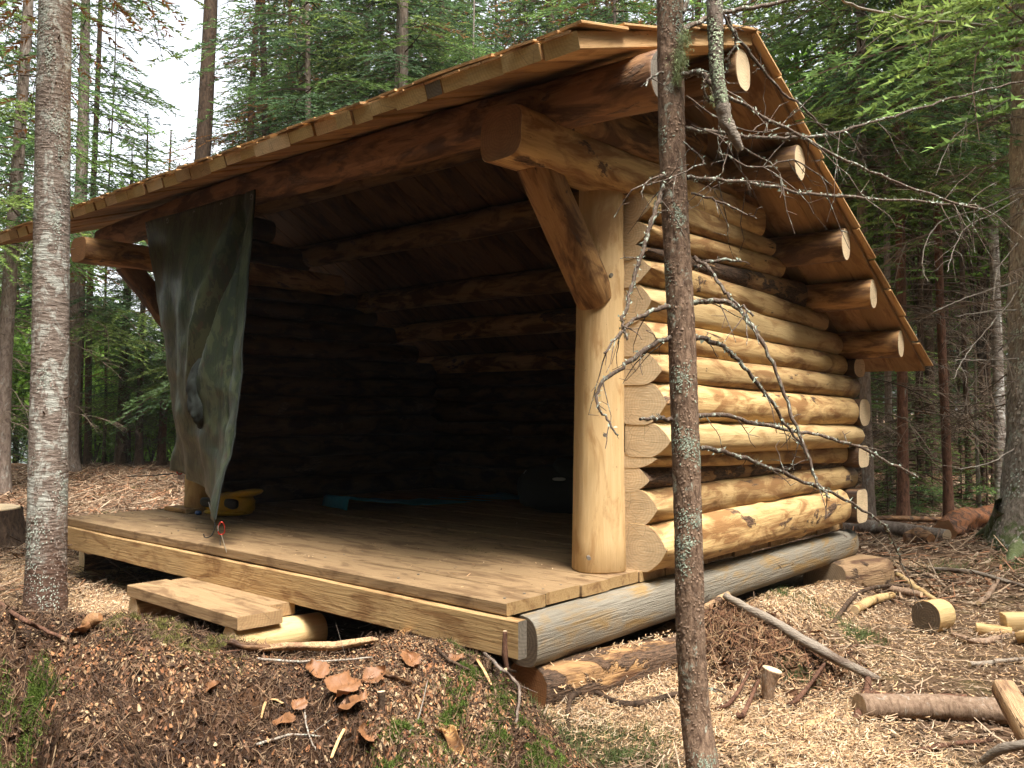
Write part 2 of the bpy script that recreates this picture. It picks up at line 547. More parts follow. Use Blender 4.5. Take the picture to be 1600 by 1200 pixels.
def ground_mat():
    m, nt, bs = new_mat('forest_floor')
    n = N(nt)
    f = n.noise(n.coords((1, 1, 1), rnd=False), 26, 6, 0.75)
    g = n.noise(n.coords((1, 1, 1), rnd=False), 1.7, 5, 0.6)
    col = n.mix(n.ramp(f, [(0.3, 0.0), (0.7, 1.0)]), (0.04, 0.022, 0.012), (0.155, 0.09, 0.053))
    col = n.mix(n.ramp(g, [(0.56, 0.0), (0.70, 0.6)]), col, (0.09, 0.10, 0.03))
    att = n.node('ShaderNodeAttribute', attribute_name='tint')
    chips = n.ramp(n.noise(n.coords((1, 1, 1), rnd=False), 60, 4, 0.7), [(0.35, 0.0), (0.62, 1.0)])
    cc = n.mix(chips, (0.22, 0.13, 0.07), (0.62, 0.45, 0.27))
    col = n.mix(att.outputs['Color'], col, cc)
    n.put(bs.inputs['Base Color'], col)
    bs.inputs['Roughness'].default_value = 0.95
    bs.inputs['Specular IOR Level'].default_value = 0.1
    n.put(bs.inputs['Normal'], n.bump(f, 0.8, 0.03))
    return m


def soil_mat():
    m, nt, bs = new_mat('root_soil')
    n = N(nt)
    f = n.noise(n.coords((1, 1, 1), rnd=False), 45, 7, 0.75)
    g = n.noise(n.coords((1, 1, 1), rnd=False), 4.5, 5, 0.6)
    col = n.mix(n.ramp(f, [(0.3, 0.0), (0.7, 1.0)]), (0.02, 0.010, 0.006), (0.10, 0.052, 0.028))
    col = n.mix(n.ramp(g, [(0.5, 0.0), (0.62, 0.5)]), col, (0.18, 0.09, 0.045))
    n.put(bs.inputs['Base Color'], col)
    bs.inputs['Roughness'].default_value = 0.95
    bs.inputs['Specular IOR Level'].default_value = 0.1
    n.put(bs.inputs['Normal'], n.bump(f, 0.9, 0.03))
    return m


def water_mat():
    m, nt, bs = new_mat('lake_water')
    n = N(nt)
    f = n.noise(n.coords((1, 1, 1), rnd=False), 3.0, 3, 0.6)
    bs.inputs['Base Color'].default_value = (0.03, 0.045, 0.045, 1)
    bs.inputs['Roughness'].default_value = 0.08
    n.put(bs.inputs['Normal'], n.bump(f, 0.15, 0.05))
    return m


M['ground'], M['soil'], M['water'] = ground_mat(), soil_mat(), water_mat()

# ------------------------------------------------------------------ ground
def smooth(a, b, x):
    t = np.clip((x - a) / (b - a), 0, 1)
    return t * t * (3 - 2 * t)


def gauss(X, Y, px, py, s, h, sy=None):
    return h * np.exp(-(((X - px) / s) ** 2 + ((Y - py) / (sy or s)) ** 2))


def gz(X, Y):
    X, Y = np.asarray(X, float), np.asarray(Y, float)
    r, w = pix_uw(X, Y)
    z = -0.45 + 0.035 * fbm(X * 0.9, Y * 0.9, 0, 3, 3) + 0.012 * fbm(X * 5, Y * 5, 0, 9, 3)
    z = z + gauss(X, Y, 0.47, 1.22, 0.24, 0.15) + gauss(X, Y, 0.30, 1.95, 0.35, 0.05) + gauss(X, Y, 0.30, 0.75, 0.16, 0.04, 0.4)
    z = z + 0.15 * np.exp(-((X - 0.20) / .20) ** 2) * smooth(.95, 1.3, Y) * smooth(3.4, 2.6, Y)
    z = z + gauss(X, Y, 0.6, 5.3, 0.75, 0.16)
    far = np.hypot(X + 2, Y - 1.5)
    z = z + 0.16 * smooth(6, 18, far) * fbm(X * 0.22, Y * 0.22, 0, 31, 3)
    ang = 800 + F_PX * r / np.maximum(w, 0.1)
    lake = smooth(420, 330, ang) * smooth(-500, -300, ang) * (w > 0)      # the shore lies to the left, past the trees
    z = z - 2.3 * smooth(19.5, 27, w) * lake
    z = z + 0.35 * smooth(12, 40, w) * smooth(900, 1300, ang)
    return z


SHAV = []    # shavings zones: centre x, y, radii, weight
def chipmask(X, Y):
    a = gauss(X, Y, 0.62, 0.50, 0.50, 1.25, 0.42) + gauss(X, Y, 1.10, 0.45, 0.40, 0.9, 0.32)
    a = a + gauss(X, Y, 0.22, 1.9, 0.20, 0.8, 0.8) + gauss(X, Y, 0.75, 1.35, 0.35, 0.30, 0.4) - gauss(X, Y, 0.45, 1.22, 0.26, 0.9)
    a = a + gauss(X, Y, 1.0, 2.6, 0.8, 0.22, 0.8) + gauss(X, Y, 0.1, 4.6, 0.35, 0.5, 0.2) + gauss(X, Y, -3.0, -0.25, 0.55, 0.8, 0.30) + gauss(X, Y, -4.7, -0.4, 0.8, 0.7, 0.7)
    a = a + gauss(X, Y, 0.25, 0.4, 0.25, 0.9, 0.4)
    return np.clip(a * (0.85 + 0.5 * fbm(X * 2.3, Y * 2.3, 0, 77, 3)), 0, 1)


n = 620
t = np.linspace(-1, 1, n)
sx = 1.15 * np.sinh(5.6 * t)
GX, GY = np.meshgrid(sx + 0.5, sx + 1.0, indexing='ij')
GZ = gz(GX, GY)
V = np.stack([GX, GY, GZ], -1).reshape(-1, 3)
ii, jj = np.meshgrid(np.arange(n - 1), np.arange(n - 1), indexing='ij')
b = (ii * n + jj).ravel()
Fq = np.stack([b, b + n, b + n + 1, b + 1], 1)
fc = V[Fq].mean(1)
cm = chipmask(fc[:, 0], fc[:, 1])
ground = link('ground', make_mesh('ground', V, Fq, True, None, np.repeat(cm[:, None], 3, 1)), [M['ground']])
tag(ground, kind='structure')

lake_c = at(180, 700, 75)
me = make_mesh('lake', [(-80, -80, 0), (80, -80, 0), (80, 80, 0), (-80, 80, 0)], [(0, 1, 2, 3)])
lake = link('lake', me, [M['water']], loc=(lake_c[0], lake_c[1], -1.5))
tag(lake, kind='structure')

# the root mound in front of the camera
CX = np.array([-260, 0, 100, 200, 300, 380, 480, 560, 620, 700, 760, 800, 850, 900, 960, 1400])
CY = np.array([950, 958, 962, 972, 990, 1026, 1030, 1010, 1000, 1018, 1050, 1085, 1140, 1200, 1260, 1400])
CW = np.array([3.0, 2.95, 2.95, 2.9, 2.9, 2.95, 3.0, 3.1, 3.15, 3.15, 3.1, 3.0, 2.9, 2.8, 2.8, 2.8])


def mound_z(r, w):
    x = 800 + F_PX * r / w
    cw = np.interp(x, CX, CW)
    zc = 0.752 - (np.interp(x, CX, CY) - 640) / F_PX * cw
    front = zc - 0.10 * np.maximum(cw - w, 0) - 0.05 * np.maximum(cw - w, 0) ** 2
    back = zc + (-0.5 - zc) * smooth(0.03, 0.62, w - cw)
    z = np.where(w < cw, front, back)
    X = CAM[0] + r * RGT[0] + w * FWD[0]
    Y = CAM[1] + r * RGT[1] + w * FWD[1]
    bump = 0.085 * fbm(X * 3.0, Y * 3.2, 0, 50, 3) - 0.032 * np.abs(fbm(X * 11, Y * 14, 0, 60, 3)) + 0.010 * fbm(X * 40, Y * 40, 0, 65, 2)
    amp = smooth(0.0, 0.35, np.abs(cw - w)) * 0.8 + 0.2
    z = z + bump * np.where(w < cw, amp, 0.4)
    z = z - 0.20 * smooth(.1, .45, noise(X * 2.1 + 3, Y * 2.1, 0, 71)) * smooth(0.12, .5, cw - w)
    # hollows under the roots: lower left, and a dark cleft near the middle
    z = z - 0.42 * smooth(120, 20, x) * smooth(2.72, 2.35, w)
    z = z - 0.16 * np.exp(-((x - 560) / 55) ** 2 - ((w - 2.45) / 0.14) ** 2)
    z = z - 0.12 * np.exp(-((x - 250) / 60) ** 2 - ((w - 2.1) / 0.16) ** 2)
    return z


def top_z(X, Y):
    """Height of whatever surface is on top (ground or mound)."""
    r, w = pix_uw(np.asarray(X, float), np.asarray(Y, float))
    g = gz(X, Y)
    m = np.where((w > 1.0) & (w < 4.2) & (r > -2.9) & (r < 0.9), mound_z(r, np.clip(w, 1.0, 4.2)), -9)
    return np.maximum(g, m)


nr, nw = 300, 290
rr, ww = np.meshgrid(np.linspace(-2.9, 0.9, nr), np.linspace(1.0, 4.2, nw), indexing='ij')
mz = mound_z(rr, ww)
MX = CAM[0] + rr * RGT[0] + ww * FWD[0]
MY = CAM[1] + rr * RGT[1] + ww * FWD[1]
V = np.stack([MX, MY, mz], -1).reshape(-1, 3)
ii, jj = np.meshgrid(np.arange(nr - 1), np.arange(nw - 1), indexing='ij')
b = (ii * nw + jj).ravel()
Fq = np.stack([b, b + nw, b + nw + 1, b + 1], 1)
keep = (V[Fq][:, :, 2].max(1) > gz(V[Fq][:, :, 0].mean(1), V[Fq][:, :, 1].mean(1)) - 0.03)
Fq = Fq[keep]
used, inv = np.unique(Fq, return_inverse=True)
mound = link('soil_mound', make_mesh('soil_mound', V[used], inv.reshape(-1, 4)), [M['soil']])
tag(mound, kind='structure')

# ------------------------------------------------------------------ log shelter
shelter = empty('log_shelter', (-2.0, 1.7, 0), 'open fronted log shelter with shingled roof and plank deck', 'shelter')
SHO = np.array([-2.0, 1.7, 0.0])


def log_mesh(name, L, h0, h1, wy0=None, wy1=None, seed=0, mats=None, expo=2.4, bow=0.0, lump=0.05, ns=28, knots=3, endcap=0.006, cut=0.0, sq=0.0):
    """A log along +X: half heights h0, h1 and half widths wy0, wy1 at its two ends."""
    wy0, wy1 = wy0 or h0, wy1 or h1
    m = max(10, int(L / 0.07))
    rg = np.random.default_rng(seed)
    s = np.linspace(0, 1, m)
    th = np.arange(ns) * 2 * math.pi / ns
    c, sn = np.cos(th), np.sin(th)
    e = 2.0 / expo
    py, pz = np.sign(c) * np.abs(c) ** e, np.sign(sn) * np.abs(sn) ** e
    if sq:
        e2 = 2.0 / sq
        # hewn end: flat top, bottom and inner side, blunt point outwards (local -Y)
        rgq = np.random.default_rng(seed + 900)
        tipz, sharp = rgq.uniform(-.35, .35), rgq.uniform(1.3, 2.4)
        c8, s8 = np.sign(c) * np.abs(c) ** .25, np.sign(sn) * np.abs(sn) ** .25
        uo = np.clip(-c, 0, 1)
        qy = np.where(c > 0, c8, c * rgq.uniform(.97, 1.12))
        qz = np.where(c > 0, s8, np.sign(sn) * (1 - uo ** sharp)) * 0.97 + tipz * uo ** 2
        bl = (1 / (1 + np.exp((s * L - 0.13) / 0.035)))[:, None]
        py, pz = py[None, :] * (1 - bl) + qy[None, :] * bl, pz[None, :] * (1 - bl) + qz[None, :] * bl
    else:
        py, pz = py[None, :], pz[None, :]
    H = (h0 + (h1 - h0) * s)[:, None]
    W = (wy0 + (wy1 - wy0) * s)[:, None]
    X = np.repeat((s * L)[:, None], ns, 1)
    k = 1 + lump * (1 - .8 * (np.exp(-X / .1) if sq else 0)) * fbm(X * 1.6 + seed * 3.1, c[None, :] * 1.2, sn[None, :] * 1.2, seed, 3) + 0.012 * fbm(X * 9, c[None, :] * 6, sn[None, :] * 6, seed + 5, 2)
    for _ in range(knots):
        ks, kt, ka = rg.uniform(0.05, 0.95) * L, rg.uniform(0, 2 * math.pi), rg.uniform(0.05, 0.14)
        dt = np.angle(np.exp(1j * (th - kt)))[None, :]
        k = k + ka * np.exp(-((X - ks) / 0.05) ** 2 - (dt / 0.33) ** 2)
    Y, Z = py * W * k, pz * H * k
    Z = Z + bow * np.sin(math.pi * s)[:, None]
    Y = Y + 0.25 * bow * np.sin(2 * math.pi * s + seed)[:, None]
    X = X.copy()
    if cut:
        X[-1] += cut * Y[-1]
        X[0] += cut * Y[0]
    # softened arris at both ends
    for a, bb, sg in ((0, 1, 1), (-1, -2, -1)):
        X[bb] = X[a] + sg * endcap
        Y[bb], Z[bb] = Y[a], Z[a]
        Y[a], Z[a] = Y[a] * 0.97, Z[a] * 0.97
    V = np.stack([X, Y, Z], -1).reshape(-1, 3)
    i = np.arange(m - 1)[:, None] * ns
    j = np.arange(ns)[None, :]
    j2 = (j + 1) % ns
    F = [tuple(q) for q in np.stack([i + j, i + j2, i + ns + j2, i + ns + j], -1).reshape(-1, 4)]
    mi = [0] * len(F)
    F.append(tuple(range(ns))[::-1])
    F.append(tuple(range((m - 1) * ns, m * ns)))
    mi += [1, 1]
    me = make_mesh(name, V, F, True, mi)
    me.polygons[-1].use_smooth = me.polygons[-2].use_smooth = False
    for q in mats or (M['log'], M['end']):
        me.materials.append(q)
    return me


def put_log(name, p0, p1, h0, h1, parent=shelter, off=SHO, mats=None, label=None, roll=0.0, **kw):
    p0, p1 = np.asarray(p0, float), np.asarray(p1, float)
    me = log_mesh(name, float(np.linalg.norm(p1 - p0)), h0, h1, mats=mats, **kw)
    o = link(name, me, parent=parent)
    orient(o, p0 - off, p1 - off, roll)
    return tag(o, label)


def plank_mesh(name, L, w, t, seed=0, mats=None, wane=0.0, wig=0.004, ch=0.004, end0=0.0, end1=0.0, nseg=None):
    """Sawn board along +X, width along Y (0..w), thickness along Z (-t..0)."""
    m = nseg or max(3, int(L / 0.18))
    rg = np.random.default_rng(seed + 100)
    s = np.linspace(0, 1, m)
    x = s * L
    n1 = fbm(x * 1.3, np.full(m, seed * 7.7), 0, seed, 3) * wig
    n2 = fbm(x * 1.3, np.full(m, seed * 3.3 + 9), 0, seed + 1, 3) * wig
    n3 = fbm(x * 0.9, np.full(m, seed * 5.3 + 2), 0, seed + 2, 2) * wig * 0.5
    prof = [(ch, 0), (w - ch, 0), (w, -ch), (w, -t + ch), (w - ch, -t), (ch + wane, -t), (wane * 0.6, -t + ch), (0, -ch)]
    rows = []
    for k in range(m):
        row = []
        for (a, z) in prof:
            yy = a + (n1[k] if a < w / 2 else n2[k])
            xx = x[k]
            if k == 0:
                xx += end0 * (a / w - 0.5)
            if k == m - 1:
                xx += end1 * (a / w - 0.5)
            row.append((xx, yy, z + n3[k]))
        rows.append(row)
    V = np.array(rows).reshape(-1, 3)
    ns = len(prof)
    F, mi = [], []
    for k in range(m - 1):
        for j in range(ns):
            F.append((k * ns + j, k * ns + (j + 1) % ns, (k + 1) * ns + (j + 1) % ns, (k + 1) * ns + j)[::-1])
            mi.append(0)
    F.append(tuple(range(ns)))
    F.append(tuple(range((m - 1) * ns, m * ns))[::-1])
    mi += [1, 1]
    me = make_mesh(name, V, F, False, mi)
    for q in mats or (M['sawn'], M['end']):
        me.materials.append(q)
    return me


# deck planks, the front edge towards -Y
y = 0.0
k = 0
widths = [0.245, 0.23, 0.21, 0.24, 0.22, 0.20, 0.235, 0.25, 0.21, 0.22, 0.24, 0.22, 0.23, 0.21, 0.22]
while y < 3.34:
    w = widths[k % len(widths)]
    x1 = 0.012 + random.uniform(-0.012, 0.008)
    dz = 0.0 if k < 3 else random.uniform(-0.004, 0.004)
    if k >= 6:
        dz += 0.008
    o = link('deck_plank', plank_mesh('deck_plank', x1 + 4.17 if k < 4 else x1 + 4.05, w - 0.007, 0.05, k, (M['deck'], M['sawn']), wig=0.003 if k else 0.005), parent=shelter,
             loc=(Vector((-4.17 if k < 4 else -4.05, y, dz)) - Vector(SHO)))
    y += w
    k += 1
for jx in (-4.02, -2.9, -2.15, -1.4, -.7, -.06):
    for yy in (.06, .18, .30, .42):
        V, F = grid_tube(np.array([(jx, yy, -.004), (jx, yy, .0022)]), np.array([.006, .006]), 8)
        o = link('nail_head', make_mesh('nail_head', V - SHO, [tuple(f) for f in F] + [tuple(range(8, 16))], False), [M['end_grey']], shelter)
# rim board under the front edge, with a bark edge below
o = link('rim_board', plank_mesh('rim_board', 4.24, 0.145, 0.05, 41, (M['sawn'], M['end_grey'])), parent=shelter)
o.rotation_euler = (math.radians(90), 0, 0)
o.location = Vector((-4.15, 0.022 + 0.05, -0.200)) - Vector(SHO)
o.rotation_euler = (-math.radians(90), 0, 0)
o.location = Vector((-4.15, 0.022, -0.056)) - Vector(SHO)
put_log('bark_edge', (-4.15, 0.075, -0.200), (0.0, 0.075, -0.198), 0.018, 0.012, mats=(M['log_red'], M['end']), seed=3, wy0=0.045, wy1=0.04, lump=0.2, label='dark bark edge under the front board')
put_log('sill_log', (0.010, 0.085, -0.163), (0.010, 3.44, -0.145), 0.104, 0.090, wy0=0.082, wy1=0.075, mats=(M['log_grey'], M['end_dark']), seed=11, expo=2.7, knots=1, lump=0.03, label='weathered grey log along the right side')
put_log('sill_log', (-4.06, 0.12, -0.165), (-4.06, 3.4, -0.15), 0.10, 0.09, mats=(M['log_brown'], M['end']), seed=12)
put_log('floor_joist', (-2.9, 0.10, -0.14), (-2.9, 3.3, -0.14), 0.075, 0.075, mats=(M['log_brown'], M['end']), seed=14)
put_log('floor_joist', (-1.4, 0.10, -0.14), (-1.4, 3.3, -0.14), 0.075, 0.075, mats=(M['log_brown'], M['end']), seed=15)
put_log('footing_log', (0.00, 0.13, -0.365), (0.20, 1.02, -0.37), 0.100, 0.09, mats=(M['log_bark'], M['end_brown']), seed=16, wy0=0.13, lump=.12, label='rough barky log under the front right corner')
put_log('footing_log', (0.02, 0.20, -0.455), (0.17, 0.95, -0.46), 0.05, 0.05, mats=(M['log'], M['end']), seed=17, wy0=0.10)
put_log('footing_log', (0.02, 3.02, -0.34), (0.12, 3.50, -0.34), 0.12, 0.12, mats=(M['slab'], M['end_rough']), seed=18, wy0=0.16, wy1=0.2, expo=4, label='squared block under the rear right corner')
put_log('footing_log', (-4.25, 0.16, -0.32), (-4.05, 1.1, -0.32), 0.10, 0.10, mats=(M['log_bark'], M['end']), seed=19, label='round log under the front left corner')
put_log('footing_log', (-4.25, 0.10, -0.45), (-4.0, 0.9, -0.46), 0.055, 0.05, mats=(M['log_clean'], M['end']), seed=20, wy0=0.12)

# posts, plates, braces
put_log('corner_post', (-0.165, 0.835, 0.0), (-0.155, 0.85, 1.83), 0.122, 0.098, mats=(M['post'], M['end']), seed=21, expo=2.6, lump=0.03, knots=1, label='pale smooth right front post', ns=36)
put_log('corner_post', (-3.83, 0.85, 0.0), (-3.83, 0.85, 1.83), 0.11, 0.10, mats=(M['post'], M['end']), seed=22, expo=2.6, knots=1)
o = link('post_shoe', plank_mesh('post_shoe', 0.32, 0.14, 0.03, 4, (M['log_brown'], M['end'])), parent=shelter, loc=Vector((-4.02, 0.66, 0.034)) - Vector(SHO))
put_log('plate_log', (-0.150, 0.135, 1.908), (-0.03, 2.12, 1.815), 0.115, 0.085, mats=(M['log'], M['end_brown']), seed=23, expo=3.4, lump=0.04, wy0=0.128, wy1=0.11, knots=5, label='heavy squared log carrying the front beam')
put_log('plate_log', (-3.76, -0.095, 1.82), (-3.86, 2.12, 1.815), 0.085, 0.085, mats=(M['log_brown'], M['end_brown']), seed=24, expo=3.2, wy0=0.11)
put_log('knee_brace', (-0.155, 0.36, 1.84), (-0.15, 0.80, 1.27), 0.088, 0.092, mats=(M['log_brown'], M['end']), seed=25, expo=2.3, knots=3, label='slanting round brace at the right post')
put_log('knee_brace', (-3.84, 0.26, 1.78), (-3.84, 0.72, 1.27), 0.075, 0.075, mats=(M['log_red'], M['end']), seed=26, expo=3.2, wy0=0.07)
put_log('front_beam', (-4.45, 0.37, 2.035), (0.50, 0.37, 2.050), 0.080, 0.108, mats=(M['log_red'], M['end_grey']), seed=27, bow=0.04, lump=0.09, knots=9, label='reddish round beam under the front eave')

for (bx, by) in ((946, 680), (920, 872), (955, 430)):
    c_ = at(bx, by, 4.02)
    V, F = grid_tube(np.array([c_ - FWD * .01, c_ + FWD * .03]), np.array([.009, .009]), 10)
    o = link('bolt_head', make_mesh('bolt_head', V - SHO, [tuple(f) for f in F] + [tuple(range(10)), tuple(range(10, 20))], False), [M['end_grey']], shelter)
# side wall logs: z of the lower and upper seam at the front (Y 0.93) and the back
side = [  # front lo, hi, back lo, hi, bulge, y end, mats
    (0.000, 0.209, 0.020, 0.230, 0.135, 3.20, 'log'),
    (0.209, 0.368, 0.230, 0.372, 0.085, 3.46, 'log'),
    (0.368, 0.488, 0.372, 0.405, 0.045, 3.36, 'log_bark'),
    (0.488, 0.536, 0.400, 0.509, 0.085, 3.34, 'log'),
    (0.536, 0.688, 0.509, 0.645, 0.160, 3.38, 'log_clean'),
    (0.688, 0.877, 0.645, 0.825, 0.150, 3.34, 'log'),
    (0.877, 1.013, 0.825, 0.970, 0.125, 3.42, 'log'),
    (1.013, 1.169, 0.970, 1.109, 0.085, 3.30, 'log'),
    (1.169, 1.343, 1.109, 1.254, 0.070, 3.26, 'log_clean'),
    (1.343, 1.486, 1.254, 1.379, 0.060, 3.05, 'log'),
    (1.476, 1.536, 1.379, 1.550, 0.045, 2.78, 'log_bark'),
    (1.536, 1.646, 1.540, 1.650, 0.050, 2.45, 'log'),
    (1.646, 1.800, 1.650, 1.745, 0.060, 2.30, 'log'),
]
for i, (a, b_, c, d, bulge, ye, mt) in enumerate(side):
    W0 = 0.125 if bulge > 0.1 else 0.11
    xc = bulge - W0
    put_log('wall_log', (xc, 0.945, (a + b_) / 2), (xc - 0.01, ye, (c + d) / 2), (b_ - a) / 2 + 0.013, (d - c) / 2 + 0.012, mats=(M[mt], M['end']),
            seed=40 + i, wy0=W0, wy1=W0, expo=2.5, bow=0.003, knots=5, lump=0.075, ns=36, sq=(2.5, 3.2, 2.2, 4.0, 2.8, 2.3, 3.0, 2.6)[i % 8],
            label={2: 'thin wall log still wearing its bark', 10: 'dark bark covered log high in the side wall'}.get(i))
put_log('wall_log', (-0.06, 0.45, 2.06), (-0.04, 1.85, 1.99), 0.10, 0.09, mats=(M['log_brown'], M['end']), seed=60, knots=6)
put_log('wall_log', (-0.08, 0.62, 2.23), (-0.06, 1.55, 2.16), 0.09, 0.09, mats=(M['log_brown'], M['end']), seed=61, knots=6)
put_log('wall_log', (-0.08, 0.9, 2.36), (-0.08, 1.4, 2.36), 0.07, 0.07, mats=(M['log_brown'], M['end']), seed=62)
put_log('wall_log', (-0.05, 1.8, 1.93), (-0.05, 2.15, 1.90), 0.08, 0.07, mats=(M['log_brown'], M['end']), seed=63)
# left wall and back wall
zs = [0, .19, .36, .53, .70, .87, 1.03, 1.19, 1.35, 1.50, 1.64, 1.77, 1.80]
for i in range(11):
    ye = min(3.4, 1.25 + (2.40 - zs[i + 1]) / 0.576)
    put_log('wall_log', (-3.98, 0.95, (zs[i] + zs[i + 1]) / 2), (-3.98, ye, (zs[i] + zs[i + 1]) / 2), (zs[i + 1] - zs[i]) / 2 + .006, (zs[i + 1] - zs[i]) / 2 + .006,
            mats=(M['log_shade_tint'], M['end']), seed=70 + i, wy0=0.11, wy1=0.11, ns=20)
put_log('wall_log', (-3.95, 0.5, 2.05), (-3.95, 1.85, 2.0), 0.10, 0.09, mats=(M['log_shade_tint'], M['end']), seed=82, ns=20)
put_log('wall_log', (-3.95, 0.7, 2.23), (-3.95, 1.5, 2.2), 0.09, 0.09, mats=(M['log_shade_tint'], M['end']), seed=83, ns=20)
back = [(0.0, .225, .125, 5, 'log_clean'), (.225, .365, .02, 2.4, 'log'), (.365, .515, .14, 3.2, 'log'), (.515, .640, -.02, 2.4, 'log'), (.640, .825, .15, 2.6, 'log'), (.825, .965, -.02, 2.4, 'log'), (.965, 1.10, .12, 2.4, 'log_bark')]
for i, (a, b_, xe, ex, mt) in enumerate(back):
    put_log('wall_log', (-4.02, 3.375, (a + b_) / 2), (xe, 3.395, (a + b_) / 2), (b_ - a) / 2 + .004, (b_ - a) / 2, mats=(M['log_shade_tint'], M['end']), seed=90 + i, wy0=0.10, wy1=0.10, expo=ex, ns=24)

# roof planes
RX0, RX1 = -5.42, 0.42
YF, YR, YE = -0.08, 1.25, 3.80


def roof_top_f(y):  # top of the front boards
    return 2.112 + (y - YF) * (2.535 - 2.112) / (YR - YF)


def roof_top_r(y):
    return 2.535 - (y - YR) * 0.584


roof = empty('roof', (-2.5, 1.25, 2.4))
roof.parent = shelter
roof.location = Vector((-2.5, 1.25, 2.4)) - Vector(SHO)
RFO = np.array([-2.5, 1.25, 2.4])


def slab(name, y0, y1, ztop, xa, xb, t, seed, mats, e0=0.0):
    """Board lying on the slope from (y0) to (y1)."""
    p0 = np.array([xb, y0, ztop(y0)])
    p1 = np.array([xb, y1, ztop(y1)])
    L = float(np.linalg.norm(p1 - p0))
    me = plank_mesh(name, L, xb - xa, t, seed, mats, wig=0.0025, end0=e0, nseg=8)
    o = link(name, me, parent=roof)
    d = Vector(p1 - p0).normalized()
    # local X up the slope, local Y across (towards -X when going +Y: keep right handed)
    Yv = Vector((-1, 0, 0)) if d.y > 0 else Vector((1, 0, 0))
    Zv = d.cross(Yv)
    if Zv.z < 0:
        Yv, Zv = -Yv, -Zv
    mat = Matrix((d, Yv, Zv)).transposed().to_4x4()
    base = p0.copy()
    if Yv.x > 0:
        base[0] = xa
    mat.translation = Vector(base - RFO)
    o.matrix_local = mat
    return o


rg = random.Random(5)
x = RX1
i = 0
while x > RX0:
    w = rg.uniform(0.10, 0.21)
    if i == 0:
        w = 0.17
    xa = max(RX0, x - w)
    ov = 0.0 if i == 0 else rg.choice([0, 0, 0.006, -0.006, 0.010, 0.012, -0.010])
    th = 0.066 if i == 0 else rg.uniform(0.052, 0.07)
    mt = (M['board'], rg.choice([M['end_board'], M['end_board'], M['end_board'], M['end_board'], M['end_board'], M['end'], M['end'], M['end_tan']]))
    if i == 0:
        mt = (M['shingle'], M['end_board'])
    if i in (4,):
        mt = (M['board'], M['end_grey'])
    slab('roof_board', YF - ov, YR + 0.01, roof_top_f, xa + 0.001, x, th, 200 + i, mt, e0=rg.uniform(-0.012, 0.012))
    x = xa
    i += 1
x = RX1 - 0.01
i = 0
while x > RX0:
    w = rg.uniform(0.13, 0.24)
    xa = max(RX0, x - w)
    slab('roof_board', YR - 0.02, YE + rg.uniform(-0.01, 0.01), lambda y: roof_top_r(y) - 0.004, xa + 0.0025, x, 0.028, 300 + i, (M['board'] if i < 4 else M['board_shade_tint'], M['end']))  # boards past the gable overhang take the copy with painted shade
    x = xa
    i += 1

# purlins under the rear slope and the ridge
for i, (py, pz, rad, mt) in enumerate([(1.22, 2.345, 0.095, 'purlin_shade_tint'), (1.84, 2.035, 0.09, 'purlin_shade_tint'), (2.45, 1.695, 0.09, 'purlin_shade_tint'), (2.875, 1.45, 0.088, 'log_brown'), (3.354, 1.175, 0.088, 'log_brown')]):
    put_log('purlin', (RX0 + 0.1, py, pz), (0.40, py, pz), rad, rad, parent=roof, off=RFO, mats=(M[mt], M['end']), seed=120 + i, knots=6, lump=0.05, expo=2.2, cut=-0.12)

# shingles: real ones along the eave, the ridge and the right edge, the field between joined
field = Batch()
protos = []
for k in range(6):
    me = plank_mesh('shingle', 0.30, 0.115 - 0.006 * (k % 3), 0.009 + 0.002 * (k % 2), 400 + k, (M['shingle'], M['shingle']), wig=0.002, ch=0.0015, end0=rg.uniform(-.02, .02), nseg=4)
    protos.append(me)


def shingle(y_low, up, ztop, x_left, single, lift):
    """up: +1 front slope (rises with y), -1 rear slope."""
    k = rg.randrange(6)
    y1 = y_low + up * 0.30 * 0.9
    p0 = np.array([x_left, y_low, ztop(y_low) + 0.020 + lift])
    p1 = np.array([x_left, y1, ztop(y1) + 0.006])
    d = Vector(p1 - p0).normalized()
    Yv = Vector((1, 0, 0)) if d.cross(Vector((1, 0, 0))).z > 0 else Vector((-1, 0, 0))
    Zv = d.cross(Yv)
    base = p0.copy()
    if Yv.x < 0:
        base[0] += 0.112
    mat = Matrix((d, Yv, Zv)).transposed().to_4x4()
    mat.translation = Vector(base - RFO)
    if single:
        o = link('shingle', protos[k], parent=roof)
        o.matrix_local = mat
    else:
        A = np.array(mat)
        me = protos[k]
        vv = np.array([v.co for v in me.vertices])
        ns = 8
        idx = np.concatenate([np.arange(8), np.arange(len(vv) - 8, len(vv))])
        q = vv[idx] @ A[:3, :3].T + A[:3, 3]
        F = np.array([[j, (j + 1) % 8, 8 + (j + 1) % 8, 8 + j][::-1] for j in range(8)] + [[0, 2, 4, 6], [8, 14, 12, 10]])
        field.add(q, F, (1, 1, 1))


ncol = int((RX1 - RX0) / 0.112) + 1
nparts = 0
for row in range(10):
    yl = YF - 0.014 + row * 0.135
    for c in range(ncol):
        xl = RX1 + 0.03 - 0.112 - c * 0.112 - (0.05 if row % 2 else 0)
        single = row == 0 or c == 0
        shingle(yl + rg.uniform(-0.012, 0.012), 1, roof_top_f, xl, single, rg.uniform(0, 0.008))
        nparts += single
for row in range(19):
    yl = YE + 0.02 - row * 0.1275
    for c in range(ncol):
        xl = RX1 + 0.03 - 0.112 - c * 0.112 - (0.05 if row % 2 else 0)
        single = c == 0 or (row == 18 and c < 52)
        shingle(yl + rg.uniform(-0.012, 0.012), -1, roof_top_r, xl, single, rg.uniform(0, 0.008))
        nparts += single
